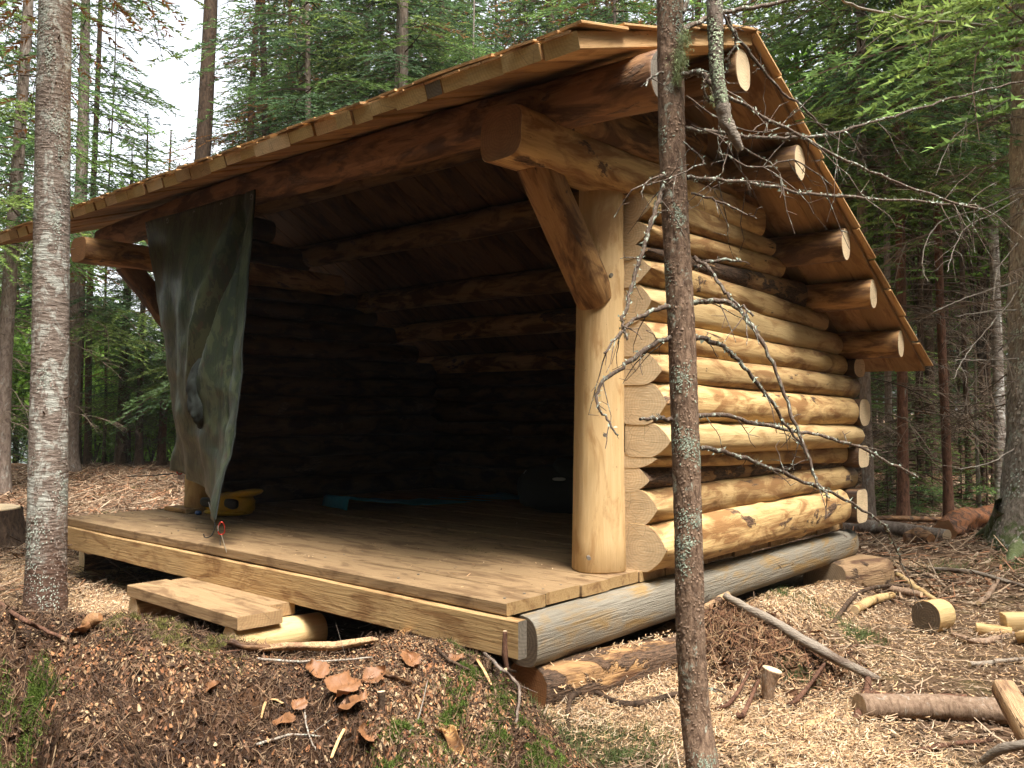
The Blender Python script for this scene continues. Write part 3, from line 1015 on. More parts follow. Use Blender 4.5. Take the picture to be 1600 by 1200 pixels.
# second eave layer peeking from below the first
for c in range(ncol):
    xl = RX1 + 0.03 - 0.17 - c * 0.112
    shingle(YF - 0.006 + rg.uniform(-0.01, 0.01), 1, lambda y: roof_top_f(y) - 0.012, xl, True, 0)
fo = field.build('shingle_field', [M['shingle']], roof)
fo['kind'] = 'stuff'
#@@PART2
# ------------------------------------------------------------------ trees
def tris(F):
    return np.concatenate([F[:, [0, 1, 2]], F[:, [0, 2, 3]]], 0)


GREENS = np.array([(0.075, 0.130, 0.045), (0.095, 0.165, 0.050), (0.120, 0.200, 0.055), (0.075, 0.135, 0.060), (0.150, 0.215, 0.055)])


def blades(b, P, D, L, Wd, col, rg):
    """Thin triangles from points P in directions D."""
    nn = len(P)
    D = D / (np.linalg.norm(D, axis=1)[:, None] + 1e-9)
    S = np.cross(D, rg.normal(size=(nn, 3)))
    S /= np.linalg.norm(S, axis=1)[:, None] + 1e-9
    V = np.stack([P - S * Wd[:, None] / 2, P + S * Wd[:, None] / 2, P + D * L[:, None]], 1)
    b.add(V, np.arange(nn * 3).reshape(nn, 3), col)


def branch_spray(b, base, az, L, rise, droop, rg, dens=1.0, blade=0.07, wid=0.018, green=None, wood=(0.10, 0.065, 0.045), rad=0.012):
    out = np.array([math.cos(az), math.sin(az), 0.0])
    side = np.array([-math.sin(az), math.cos(az), 0.0])
    t = np.linspace(0, 1, 7)
    path = base + out * (L * t)[:, None] + np.array([0, 0, 1.0]) * (L * (rise * t - droop * t * t))[:, None] + side * (L * 0.06 * np.sin(t * 4 + az))[:, None]
    V, F = grid_tube(path, rad * (1 - 0.8 * t), 3)
    b.add(V, tris(F), wood)
    nl = max(4, int(L * 11 * dens))
    for k in range(nl):
        tt = 0.12 + 0.88 * (k + rg.random()) / nl
        p = base + out * L * tt + np.array([0, 0, L * (rise * tt - droop * tt * tt)]) + side * (L * 0.06 * math.sin(tt * 4 + az))
        sg = 1 if k % 2 else -1
        l = L * 0.42 * (1.08 - tt) ** 0.7 * rg.uniform(0.55, 1.1) + 0.05
        d = out * 0.65 + side * sg * rg.uniform(0.6, 1.0) + np.array([0, 0, rg.uniform(-0.40, 0.02)])
        d /= np.linalg.norm(d)
        m = max(3, int(l / 0.0145 * dens))
        s = (np.arange(m) + rg.random(m)) / m * l
        P = p + d * s[:, None] - np.array([0, 0, 1.0]) * (s * s * 0.35)[:, None]
        lat = np.cross(d, [0, 0, 1.0])
        D = d * 0.75 + lat * rg.choice([-1, 1], m)[:, None] * rg.uniform(0.3, 1.0, m)[:, None] + rg.normal(size=(m, 3)) * 0.22
        if green is None:
            c = np.tile(wood, (m, 1)) * rg.uniform(0.7, 1.5, m)[:, None]
        else:
            c = green * rg.uniform(0.55, 1.35, m)[:, None]
            c = np.where((s > l * 0.75)[:, None], c * 1.35, c)
        blades(b, P, D, blade * rg.uniform(0.6, 1.2, m), np.full(m, wid), c, rg)


def dead_branch(b, base, az, L, rg, col=(0.17, 0.125, 0.095), rad=0.009, nt=9, droop=None):
    out = np.array([math.cos(az), math.sin(az), 0.0])
    side = np.array([-math.sin(az), math.cos(az), 0.0])
    t = np.linspace(0, 1, 7)
    dr = rg.uniform(0.1, 0.5) if droop is None else droop
    rise = rg.uniform(-0.15, 0.15)
    wig = rg.normal(size=(7, 3)) * 0.015 * L
    path = base + out * (L * t)[:, None] + np.array([0, 0, 1.0]) * (L * (rise * t - dr * t * t))[:, None] + wig * t[:, None]
    V, F = grid_tube(path, rad * (1 - 0.8 * t), 3)
    b.add(V, tris(F), col)
    for k in range(nt):
        tt = rg.uniform(0.2, 1.0)
        i = min(5, int(tt * 6))
        p = path[i] + (path[i + 1] - path[i]) * (tt * 6 - i)
        l = L * rg.uniform(0.1, 0.38)
        d = out * 0.6 + side * rg.choice([-1, 1]) * rg.uniform(0.3, 1.0) + np.array([0, 0, rg.uniform(-0.6, 0.25)])
        d /= np.linalg.norm(d)
        tw = np.linspace(0, 1, 4)
        pp = p + d * (l * tw)[:, None] - np.array([0, 0, 1.0]) * (l * 0.3 * tw ** 2)[:, None]
        V, F = grid_tube(pp, 0.0035 * (1 - 0.6 * tw), 3)
        b.add(V, tris(F), np.array(col) * rg.uniform(0.8, 1.5))


def crown_mesh(name, H, c0, L0, nb, seed, dens=1.0, dead=0, dead0=0.8, blade=0.072, wid=0.020, brown=0.05):
    rg = np.random.default_rng(seed)
    b = Batch()
    for k in range(nb):
        f = (k + rg.random()) / nb
        z = c0 + (H - c0) * f ** 1.15
        L = L0 * (1 - (z - c0) / (H - c0)) ** 0.75 * rg.uniform(0.6, 1.1) + 0.12
        if z > 8:
            d, bl, wd = dens * 0.45, blade * 1.8, wid * 1.8
        else:
            d, bl, wd = dens, blade, wid
        g = GREENS[rg.integers(0, 5)]
        if rg.random() < brown:
            g = np.array([0.20, 0.10, 0.04])
        branch_spray(b, np.array([0, 0, z]), rg.uniform(0, 2 * math.pi), L, rg.uniform(-0.05, 0.25), rg.uniform(0.25, 0.55), rg, d, bl, wd, g)
    me = make_mesh(name, np.concatenate(b.V), np.concatenate(b.F), False, None, np.concatenate(b.C))
    me.materials.append(M['needle'])
    me2 = None
    if dead:
        b2 = Batch()
        for k in range(dead):
            z = rg.uniform(dead0, c0 + 1.5)
            dead_branch(b2, np.array([0, 0, z]), rg.uniform(0, 2 * math.pi), rg.uniform(0.4, 1.5), rg, np.array([0.12, 0.088, 0.062]) * rg.uniform(0.6, 1.5), 0.009, 16)
        me2 = make_mesh('dead_branches', np.concatenate(b2.V), np.concatenate(b2.F), False, None, np.concatenate(b2.C))
        me2.materials.append(M['litter'])
    return me, me2


CR = {
    'full': crown_mesh('crown', 12.5, 2.1, 2.3, 150, 1, 1.0, 26),
    'full2': crown_mesh('crown', 11.5, 1.5, 2.1, 150, 2, 1.0, 20),
    'high': crown_mesh('crown', 15, 3.4, 2.4, 140, 3, 0.95, 50),
    'high2': crown_mesh('crown', 16, 4.2, 2.3, 130, 4, 0.9, 60, brown=0.15),
    'bare': crown_mesh('crown', 15, 6.0, 2.1, 80, 5, 0.8, 60, brown=0.25),
    'young': crown_mesh('crown', 4.6, 0.5, 1.15, 70, 6, 1.0, 0, blade=0.05, wid=0.014),
    'sapling': crown_mesh('crown', 1.5, 0.05, 0.55, 46, 7, 1.3, 0, blade=0.045, wid=0.010),
}


def trunk_mesh(H, r, seed, flare=0.5, n=14, rough=0.05, m=42, top=0.1):
    rg = np.random.default_rng(seed)
    z = np.concatenate([np.linspace(-0.25, 1.0, 12), np.linspace(1.15, H, m)])
    w1, w2 = rg.uniform(-1, 1, 2) * 0.05
    f = np.clip(z / H, 0, 1)
    P = np.stack([w1 * np.sin(f * 9 + seed), w2 * np.sin(f * 7 + seed), z], 1)
    P[:, :2] *= smooth(0, 2, z)[:, None]
    rad = r * ((1 - f) * (1 - top) + top) ** 0.8 * (1 + flare * np.exp(-np.clip(z + 0.05, 0, 9) / 0.22))
    V, F = grid_tube(P, rad, n, noise_amp=rough, seed=seed, nscale=6.0)
    global LAST
    LAST = (P, rad)
    me = make_mesh('trunk', V, F, True)
    return me


PHEAD = 0


def place_tree(xb, w, wpx, mat, crown, label, xt=None, cat='tree', group=None, H=None, spin=None, scale=1.0, base=None, flare=0.5, name='spruce_tree', rough=0.05, n=14):
    global PHEAD
    PHEAD += 1
    if base is None:
        p = CAM + FWD * w + RGT * (w * (xb - 800) / F_PX)
    else:
        p = np.array(base, float)
    gzv = float(gz(p[0], p[1]))
    e = empty(name, (p[0], p[1], gzv), label, cat, group)
    r = wpx * w / F_PX / 2
    if H is None:
        H = CRH.get(crown, 15) * scale
    tm = link('trunk', trunk_mesh(H, r, PHEAD, flare, n=n, rough=rough), [M[mat]], e)
    if crown:
        c = bpy.data.objects.new('crown', CR[crown][0])
        COL.objects.link(c)
        c.parent = e
        c.scale = (scale,) * 3 if crown != 'barehigh' else (1, 1, 1.75)
        if CR[crown][1] is not None:
            d = bpy.data.objects.new('dead_branches', CR[crown][1])
            COL.objects.link(d)
            d.parent = e
            d.scale = (scale,) * 3
            d.rotation_euler = (0, 0, random.uniform(0, 6.28))
    if xt is not None:
        q = CAM + FWD * w + RGT * (w * (xt - 800) / F_PX)
        zt = 0.752 + 640 / F_PX * w
        d = Vector((q[0] - p[0], q[1] - p[1], zt - gzv)).normalized()
        e.rotation_mode = 'QUATERNION'
        e.rotation_quaternion = d.to_track_quat('Z', 'Y') @ Quaternion((0, 0, 1), spin if spin is not None else random.uniform(0, 6.28))
    else:
        e.rotation_euler = (0, 0, spin if spin is not None else random.uniform(0, 6.28))
    return e


CR['barehigh'] = (CR['bare'][0], None)
CR['ltree'] = (CR['high2'][0], None)
CRH = {'ltree': 16, 'barehigh': 19, 'full': 12.5, 'full2': 11.5, 'high': 15, 'high2': 16, 'bare': 15, 'young': 4.6, 'sapling': 1.5}
W = lambda yb: 1.2 * F_PX / (yb - 640)
named = [
    (4, W(772), 24, 'bark_pale', 'high', 'pinkish grey trunk leaning left at the very edge of the photo', 30),
    (110, W(744), 25, 'bark_pale', 'full', 'brown trunk just right of the pale flecked trunk with long dark boughs', 126),
    (138, W(735), 11, 'bark_dark', 'barehigh', 'slim dark trunk behind the front left deck corner, first right of the brown trunk', 146),
    (188, W(737), 15, 'bark_dark', 'full2', 'dark trunk leaning right in front of the bright leaves by the lake', 208),
    (200, W(733), 9, 'bark_dark', 'high2', 'thin dark trunk close beside the leaning dark trunk by the lake', 203),
    (218, W(738), 12, 'bark_dark', 'high', 'dark brown trunk midway between the leaning pair and the tarp', 229),
    (253, W(734), 13, 'bark_red', 'high', 'red brown trunk nearest the left edge of the tarp', 262),
    (163, W(731), 5, 'bark_dark', None, 'very thin bare stem left of the leaning dark trunk', 171),
    (125, W(733), 6, 'bark_dark', 'barehigh', 'thin dark stem just right of the brown trunk', 127),
    (300, 15.0, 31, 'bark_dark', 'barehigh', 'thick trunk standing against the white sky above the left roof', 319),
    (371, 16.0, 22, 'bark_dark', 'full', 'dark trunk wrapped in green boughs right of the thick one above the roof', 398),
    (614, 13.5, 23, 'bark_pale', 'high2', 'pale trunk rising above the middle of the roof', 626),
    (735, 14.0, 6, 'branch_grey', None, 'thin whitish dead stem above the roof', 737),
    (856, 17.0, 13, 'bark_dark', 'high', 'dark trunk above the roof left of its front corner', 858),
    (884, 15.0, 8, 'bark_red', 'bare', 'slim brown trunk just left of the roof corner', 886),
    (958, 13.0, 8, 'bark_pale', 'full2', 'slim trunk just behind the ridge beside the twiggy boughs', 962),
    (1356, W(822), 18, 'bark_pale', 'high', 'pale lichened trunk just beyond the rear eave', 1350),
    (1409, W(814), 17, 'bark_red', 'bare', 'red brown straight trunk second from the rear eave', 1413),
    (1480, W(812), 14, 'bark_red', 'high', 'red brown trunk behind the rotten log', 1466),
    (1563, W(800), 18, 'bark_birch', None, 'birch with peeling white bark left of the big trunk', 1552),
    (1440, W(782), 9, 'bark_dark', 'high2', 'thin dark trunk between the two red brown trunks', 1436),
    (1512, W(785), 9, 'bark_dark', 'bare', 'thin dark trunk right of the red brown trunk by the rotten log', 1508),
    (1590, 11.0, 16, 'bark_pale', 'high2', 'slender trunk mostly hidden behind the big right-hand trunk', 1584),
]
for (xb, w, wp, mt, cr, lab, xt) in named:
    nm = 'birch_tree' if 'birch' in mt else ('dead_tree' if cr is None else 'spruce_tree')
    sc_ = {188: .5, 200: .42, 218: .45, 253: .45, 110: 1.15, 371: .8}.get(xb, 1.0)
    place_tree(xb, w, wp, mt, cr, lab, xt, name=nm, H=None if cr else 11.0, scale=sc_)
e = place_tree(1527, W(796), 6.5, 'branch_grey', None, 'short whitish broken snag before the big right-hand trunk', 1516, name='dead_snag', H=2.55, cat='dead tree')

def bark_flakes(name, parent, Q, rq, n_, col, size, rg, patches=None, off=None, inv=None):
    """curling bark scales or lichen crusts standing off a trunk"""
    if patches is None:
        u = rg.uniform(0, len(Q) - 1.01, n_)
        th = rg.uniform(0, 2 * math.pi, n_)
    else:
        k = rg.integers(0, len(patches), n_)
        pp = np.array(patches)
        u = np.clip(pp[k, 0] + rg.normal(size=n_) * pp[k, 2], 0, len(Q) - 1.01)
        th = pp[k, 1] + rg.normal(size=n_) * pp[k, 3]
    i = u.astype(int)
    f = (u - i)[:, None]
    C = Q[i] * (1 - f) + Q[i + 1] * f
    rad = rq[i][:, None]
    Nn = np.stack([np.cos(th), np.sin(th), np.zeros(n_)], 1)
    Tn = np.stack([-np.sin(th), np.cos(th), np.zeros(n_)], 1)
    P = C + Nn * rad * rg.uniform(.985, 1.03, n_)[:, None]
    w_, h_ = rg.uniform(.4, 1, n_)[:, None] * size, rg.uniform(.5, 1.3, n_)[:, None] * size
    up = np.array([0, 0, 1.0])
    lift = rg.uniform(.05, .3, n_)[:, None] * size
    V = np.stack([P - Tn * w_ * .5 + Nn * lift, P + Tn * w_ * .5 + Nn * lift * .8, P + Tn * w_ * .35 + up * h_ - Nn * .001, P - Tn * w_ * .3 + up * h_ * .8 - Nn * .001], 1).reshape(-1, 3)
    if patches is None:
        pass
    b = Batch()
    b.add(V - (off if off is not None else 0), np.arange(n_ * 4).reshape(n_, 4), np.array(col) * rg.uniform(.55, 1.35, n_)[:, None])
    o = b.build(name, [M['litter']], parent)
    o['kind'] = 'stuff'
    if inv is not None:
        o.matrix_parent_inverse = inv
    return o


# three near trunks
LAST3 = {}
lt_w = 5.24
lt_base = at(76, 960, lt_w)
lt = place_tree(76, lt_w, 58, 'bark_left', 'ltree', 'pale grey flecked trunk close to the camera at the front left deck corner', 83, name='fir_tree', flare=0.12, H=16, rough=0.05, n=40)
rgt = np.random.default_rng(12)


def dress(tree, n_, col, size, zmax, lich, lcol, lsize, nl):
    Pc, rd = LAST
    zz = np.linspace(-.1, zmax, 160)
    Qc = np.stack([np.interp(zz, Pc[:, 2], Pc[:, 0]), np.interp(zz, Pc[:, 2], Pc[:, 1]), zz], 1)
    rc = np.interp(zz, Pc[:, 2], rd)
    bark_flakes('bark_scales', tree, Qc, rc, n_, col, size, rgt)
    pt = [(rgt.uniform(0, 159), rgt.uniform(0, 6.28), rgt.uniform(.8, 3.5), rgt.uniform(.1, .35)) for _ in range(lich)]
    bark_flakes('lichen', tree, Qc, rc, nl, lcol, lsize, rgt, patches=pt)


dress(lt, 5200, (0.22, 0.17, 0.14), .010, 4.3, 60, (0.27, 0.29, 0.24), .009, 4000)
for k in range(16):
    z = rgt.uniform(.3, 4.0); a = rgt.uniform(0, 6.28)
    Pc, rd = LAST
    c = np.array([np.interp(z, Pc[:, 2], Pc[:, 0]), np.interp(z, Pc[:, 2], Pc[:, 1]), z])
    d = np.array([math.cos(a), math.sin(a), rgt.uniform(-.1, .4)])
    L = rgt.uniform(.012, .05) + np.interp(z, Pc[:, 2], rd)
    V, F = grid_tube(np.array([c, c + d * L * .7, c + d * L]), np.array([.010, .006, .003]), 6)
    link('branch_stub', make_mesh('branch_stub', V, F), [M['bark_dark']], lt)
bg = place_tree(1618, 6.95, 96, 'bark_big', 'high', 'big grey scaly trunk with spreading mossy roots at the right edge', 1634, name='big_spruce_tree', flare=0.55, H=17, rough=0.07, n=48, scale=1.1)
dress(bg, 7000, (0.30, 0.26, 0.21), .024, 4.6, 70, (0.36, 0.40, 0.32), .016, 5000)
for k, (x0, y0, x1, y1, x2, y2, rd) in enumerate([(1568, 790, 1545, 850, 1515, 878, 0.06), (1600, 830, 1585, 880, 1560, 905, 0.07), (1575, 800, 1535, 835, 1500, 858, 0.045)]):
    pts = np.array([at(x0, y0, 6.95), ground_hit(x1, y1, -0.37), ground_hit(x2, y2, -0.47)])
    tt = np.linspace(0, 1, 12)[:, None]
    P = pts[0] * (1 - tt) ** 2 + 2 * pts[1] * tt * (1 - tt) + pts[2] * tt ** 2
    V, F = grid_tube(P, rd * (1.15 - 0.9 * tt[:, 0]), 10, noise_amp=0.12, seed=k)
    ro = link('root', make_mesh('root', V, F, True), [M['bark_big']], bg)
    ro.matrix_parent_inverse = (Matrix.Translation(bg.location) @ bg.rotation_quaternion.to_matrix().to_4x4()).inverted()


def tube_part(name, P, Rad, mat, parent, n=8, na=0.1, seed=0, sub=1):
    """Smooth tube through points given in world space, child of parent."""
    P = np.asarray(P, float)
    m = len(P)
    k = (m - 1) * 5 + 1
    u = np.linspace(0, m - 1, k)
    i = np.clip(u.astype(int), 0, m - 2)
    f = u - i
    P0, P1, P2, P3 = P[np.maximum(i - 1, 0)], P[i], P[i + 1], P[np.minimum(i + 2, m - 1)]
    f = f[:, None]
    Q = 0.5 * (2 * P1 + (P2 - P0) * f + (2 * P0 - 5 * P1 + 4 * P2 - P3) * f ** 2 + (3 * P1 - P0 - 3 * P2 + P3) * f ** 3)
    rr_ = np.interp(u, np.arange(m), Rad)
    V, F = grid_tube(Q, rr_, n, noise_amp=na, seed=seed, nscale=40)
    return Q, rr_, V, F


# the thin trunk in front of the side wall
ct = empty('dead_spruce_tree', tuple(at(1098, 1262, 2.72)), 'slim brown scaly trunk with bare lichened branches close before the side wall', 'tree')
CTO = np.array(ct.location)
cpx = [(1104, 1300, 60), (1098, 1200, 50), (1087, 1120, 46), (1079, 1000, 44), (1077, 900, 43.5), (1074, 780, 43), (1070, 660, 43), (1064, 500, 42), (1056, 360, 41.5), (1051, 250, 41), (1048, 120, 41), (1047, 0, 40), (1046, -300, 38), (1050, -900, 33), (1056, -2000, 20), (1060, -3200, 6)]
P = np.array([at(x, y, 2.75 if y < 1150 else 2.72) for x, y, _ in cpx])
Q, rq, V, F = tube_part('trunk', P, [c[2] * 2.75 / F_PX / 2 for c in cpx], None, None, 28, 0.0)
# finer rings and scaly bark relief
u = np.linspace(0, len(Q) - 1, 420)
Q2 = np.stack([np.interp(u, np.arange(len(Q)), Q[:, c]) for c in range(3)], 1)
r2 = np.interp(u, np.arange(len(Q)), rq)
V, F = grid_tube(Q2, r2, 40)
Cc = np.repeat(Q2, 40, 0)
dd = V - Cc
ang = np.tile(np.arange(40), len(Q2))
rel = 0.035 * noise(V[:, 0] * 90, V[:, 1] * 90, V[:, 2] * 45, 5) + 0.035 * np.maximum(noise(V[:, 0] * 160, V[:, 1] * 160, V[:, 2] * 80, 8), 0.1)
V = Cc + dd * (1 + rel)[:, None]
link('trunk', make_mesh('trunk', V - CTO, F, True), [M['bark_mid']], ct)


vis = slice(60, 330)
rgb = np.random.default_rng(8)
Qv, rv = Q2[r2 > .025], r2[r2 > .025]
keepz = (Qv[:, 2] > -.5) & (Qv[:, 2] < 2.6)
Qv, rv = Qv[keepz], rv[keepz]
bark_flakes('bark_scales', ct, Qv, rv, 5500, (0.205, 0.135, 0.092), .007, rgb, off=CTO)
pts_ = []
for k in range(17):
    pts_.append((rgb.uniform(0, len(Qv)), rgb.uniform(-2.6, .6), rgb.uniform(1.2, 4.0), rgb.uniform(.2, .6)))
bark_flakes('lichen', ct, Qv, rv, 2600, (0.24, 0.27, 0.20), .006, rgb, patches=pts_, off=CTO)


def px_branch(pts, r0, r1, w0, w1, seed, twigs=8, parent=ct, off=CTO, mat='branch', tl=0.22, name='dead_branch', lichen=0.0, wcurve=0.0, back=None):
    """Dead branch along photo pixels pts, distance running from w0 to w1."""
    rg = np.random.default_rng(seed)
    m = len(pts)
    P = np.array([at(x, y, w0 + (w1 - w0) * (i / (m - 1)) + wcurve * math.sin(math.pi * i / (m - 1))) for i, (x, y) in enumerate(pts)])
    Q, rq, V, F = tube_part(name, P, np.linspace(r0, r1, m), None, None, 7, 0.16, seed)
    Q[1:-1] += rg.normal(size=(len(Q) - 2, 3)) * 0.0025
    V, F = grid_tube(Q, rq, 7, noise_amp=0.22, seed=seed, nscale=50)
    b = Batch()
    b.add(V, tris(F))
    Ltot = np.linalg.norm(np.diff(Q, axis=0), axis=1).sum()
    for k in range(twigs):
        i = rg.integers(2, len(Q) - 1)
        T = Q[i] - Q[i - 1]
        T /= np.linalg.norm(T)
        d = T * rg.uniform(0.1, 0.9) + rg.normal(size=3) * 0.55 + np.array([0, 0, rg.uniform(-0.5, 0.1)])
        d /= np.linalg.norm(d)
        l = tl * rg.uniform(0.25, 1.2)
        s = np.linspace(0, 1, 6)
        pp = Q[i] + d * (l * s)[:, None] + np.array([0, 0, -0.25 * l]) * (s ** 2)[:, None] + np.cumsum(rg.normal(size=(6, 3)) * 0.05 * l, 0) * s[:, None]
        V, F = grid_tube(pp, 0.0022 * (1 - 0.55 * s), 4, noise_amp=0.2, seed=k)
        b.add(V, tris(F))
        for q in range(rg.integers(0, 4)):
            j = rg.integers(1, 6)
            d2 = d * 0.5 + rg.normal(size=3) * 0.7
            d2 /= np.linalg.norm(d2)
            s2 = np.linspace(0, 1, 4)
            p2 = pp[j] + d2 * (l * 0.4 * rg.uniform(0.4, 1) * s2)[:, None]
            V, F = grid_tube(p2, 0.0013 * (1 - 0.5 * s2), 3)
            b.add(V, tris(F))
    # crusty lichen flakes along the branch
    nl = int(lichen * Ltot * 260)
    if nl:
        i = rg.integers(1, len(Q) - 1, nl)
        f = rg.random(nl)[:, None]
        pc = Q[i] * (1 - f) + Q[np.minimum(i + 1, len(Q) - 1)] * f
        nd = rg.normal(size=(nl, 3)) + np.array([0, 0, 0.5])
        nd /= np.linalg.norm(nd, axis=1)[:, None]
        pc = pc + nd * rq[i][:, None] * 1.0
        a = rg.normal(size=(nl, 3)) * 0.0042
        c = rg.normal(size=(nl, 3)) * 0.0042
        V = np.stack([pc, pc + a + nd * 0.004, pc + c + nd * 0.004], 1)
        bl = Batch()
        bl.add(V - off, np.arange(nl * 3).reshape(nl, 3), np.array([0.36, 0.42, 0.33]) * rg.uniform(0.7, 1.3, nl)[:, None])
    me = make_mesh(name, np.concatenate(b.V) - off, np.concatenate(b.F), True)
    o = link(name, me, [M[mat]], parent)
    if back is not None:
        o.matrix_parent_inverse = back
    if nl:
        lo = bl.build('lichen', [M['litter']], o)
        lo['kind'] = 'stuff'
    return o


BR = [
    ([(1066, 118), (1090, 112), (1106, 126), (1122, 158), (1138, 200), (1142, 225)], .011, .004, 2.7, 2.62, 6, 0.2, .8),
    ([(1066, 48), (1100, 30), (1140, 18), (1200, 6), (1260, -8), (1320, -30)], .009, .006, 2.75, 3.0, 7, 0.25, .3),
    ([(1070, 200), (1130, 208), (1190, 215), (1250, 214), (1310, 206), (1370, 188), (1440, 168), (1520, 145), (1610, 124)], .0075, .004, 2.75, 3.6, 30, 0.32, .7),
    ([(1134, 148), (1180, 175), (1240, 206), (1300, 240), (1360, 268), (1430, 295), (1490, 315), (1535, 328)], .0065, .004, 2.65, 3.3, 12, 0.22, .4),
    ([(1072, 278), (1120, 281), (1180, 287), (1250, 300), (1320, 308), (1400, 313), (1470, 318), (1530, 322)], .0075, .0035, 2.75, 3.4, 16, 0.2, .9),
    ([(1135, 25), (1148, 52), (1180, 95), (1215, 135), (1262, 178), (1300, 214)], .007, .003, 2.8, 3.0, 8, 0.2, .5),
    ([(1046, 288), (1036, 296), (1026, 320), (1014, 360), (1003, 396), (990, 440), (980, 475), (972, 505), (980, 530)], .0065, .003, 2.75, 2.6, 8, 0.14, 1.2),
    ([(1050, 480), (1020, 485), (990, 500), (965, 525), (944, 552)], .006, .0022, 2.74, 2.55, 6, 0.12, .3),
    ([(1050, 528), (1020, 537), (990, 560), (960, 582), (936, 606), (934, 632), (948, 655), (966, 680)], .0065, .002, 2.74, 2.5, 8, 0.12, .5),
    ([(1084, 402), (1104, 418), (1124, 440), (1140, 465), (1160, 480), (1177, 494)], .005, .0025, 2.76, 2.6, 4, 0.1, .2),
    ([(1082, 472), (1110, 470), (1144, 474), (1170, 502), (1195, 545), (1222, 605), (1245, 665), (1268, 730), (1285, 765), (1296, 778)], .0068, .0025, 2.76, 2.62, 8, 0.12, .3),
    ([(1078, 526), (1110, 533), (1140, 550), (1175, 590), (1205, 625), (1225, 660), (1262, 705)], .0068, .003, 2.76, 2.9, 6, 0.12, .8),
    ([(1086, 650), (1130, 648), (1180, 660), (1240, 673), (1290, 682), (1345, 700), (1400, 728), (1434, 746)], .0058, .003, 2.76, 3.2, 7, 0.10, .5),
    ([(1092, 700), (1130, 706), (1175, 720), (1225, 740), (1280, 762), (1330, 786), (1375, 815), (1395, 845), (1408, 880)], .0065, .002, 2.76, 3.3, 7, 0.12, .6),
    ([(1050, 655), (1025, 653), (1000, 655)], .0055, .0035, 2.74, 2.62, 2, 0.05, .1),
    ([(1085, 418), (1105, 410), (1130, 406), (1157, 408)], .005, .003, 2.76, 2.8, 3, 0.07, 1.0),
    ([(1080, 302), (1110, 310), (1145, 324), (1182, 342)], .0045, .002, 2.76, 2.7, 4, 0.08, .1),
    ([(1048, 268), (1020, 280), (985, 298)], .004, .002, 2.74, 2.6, 4, 0.1, .1),
    ([(1046, 112), (1020, 118), (1008, 135)], .004, .0025, 2.74, 2.62, 2, 0.05, .1),
    ([(1068, 222), (1100, 250), (1085, 262), (1010, 290)], .003, .002, 2.7, 2.5, 4, 0.12, .2),
    ([(1090, 1072), (1110, 1075), (1135, 1086)], .004, .002, 2.74, 2.8, 1, 0.04, .1),
    ([(1066, 20), (1090, -40), (1120, -120)], .008, .004, 2.74, 2.9, 3, 0.2, .3),
    ([(1120, 235), (1180, 262), (1240, 250), (1300, 290)], .0035, .0018, 2.7, 2.8, 12, 0.2, .3),
    ([(1080, 195), (1150, 225), (1210, 262), (1225, 300)], .0032, .0015, 2.7, 2.9, 12, 0.18, .3),
    ([(1072, 150), (1140, 195), (1200, 205), (1270, 150)], .0030, .0015, 2.8, 2.9, 8, 0.18, .2),
]
for i, (pts, r0, r1, w0, w1, nt, tl, li) in enumerate(BR):
    k_ = 1.35 if 6 <= i <= 15 else 1.0
    px_branch(pts, r0 * k_, r1 * k_, w0, w1, 500 + i, int(nt * (.6 if i in (2, 3, 5, 22, 23, 24) else 1)), tl=tl, lichen=li * .8)
# yellow green beard lichen round the branch bases
rgl = np.random.default_rng(3)
b = Batch()
for (x, y, s, nn) in [(1062, 95, 14, 700), (1070, 60, 12, 500), (1058, 120, 9, 250), (1110, 125, 8, 250), (1114, 155, 7, 200)]:
    P = np.array([at(x, y, 2.70)] * nn) + rgl.normal(size=(nn, 3)) * np.array([s, s, s * 1.5]) * 0.0009
    D = rgl.normal(size=(nn, 3)) + np.array([0, 0, -1.1])
    blades(b, P - CTO, D, rgl.uniform(0.008, 0.022, nn), np.full(nn, 0.0016), np.array([0.34, 0.40, 0.20]) * rgl.uniform(0.6, 1.3, nn)[:, None], rgl)
b.build('beard_lichen', [M['litter']], ct)['kind'] = 'stuff'

# broken snag hanging in front of the gable
sn = empty('hanging_broken_stem', tuple(at(1140, 120, 2.55)), 'broken off lichened stem with a pale torn end hanging beside the slim trunk', 'dead branch')
SNO = np.array(sn.location)
spx = [(1116, -700, 30), (1116, -200, 28), (1117, 0, 25), (1118, 60, 23), (1120, 110, 21), (1126, 150, 21), (1134, 185, 18), (1146, 212, 14), (1158, 236, 6)]
P = np.array([at(x, y, 2.58) for x, y, _ in spx])
Q, rq, V, F = tube_part('stem', P, [c[2] * 2.58 / F_PX / 2 for c in spx], None, None, 14, 0.12, 9)
V, F = grid_tube(Q[:-12], rq[:-12], 14, noise_amp=0.12, seed=4, nscale=40)
link('stem', make_mesh('stem', V - SNO, F, True), [M['bark_pale']], sn)
V, F = grid_tube(Q[-14:], rq[-14:] * 1.25, 14, noise_amp=0.45, seed=5, nscale=60)
bark_flakes('bark_scales', sn, Q[:-12], rq[:-12], 1500, (0.20, 0.17, 0.13), .007, rgb, off=SNO)
bark_flakes('lichen', sn, Q[8:-8], rq[8:-8], 1600, (0.36, 0.42, 0.27), .007, rgb, off=SNO)
link('torn_end', make_mesh('torn_end', V - SNO, F, True), [M['grey_wood']], sn)
for i, (pts, r0, r1) in enumerate([([(1128, 20), (1142, 45), (1150, 62), (1140, 90), (1134, 115)], .004, .003), ([(1126, 105), (1100, 128), (1108, 160)], .006, .003)]):
    px_branch(pts, r0, r1, 2.57, 2.6, 560 + i, 3, parent=sn, off=SNO, tl=0.08, lichen=0.8)

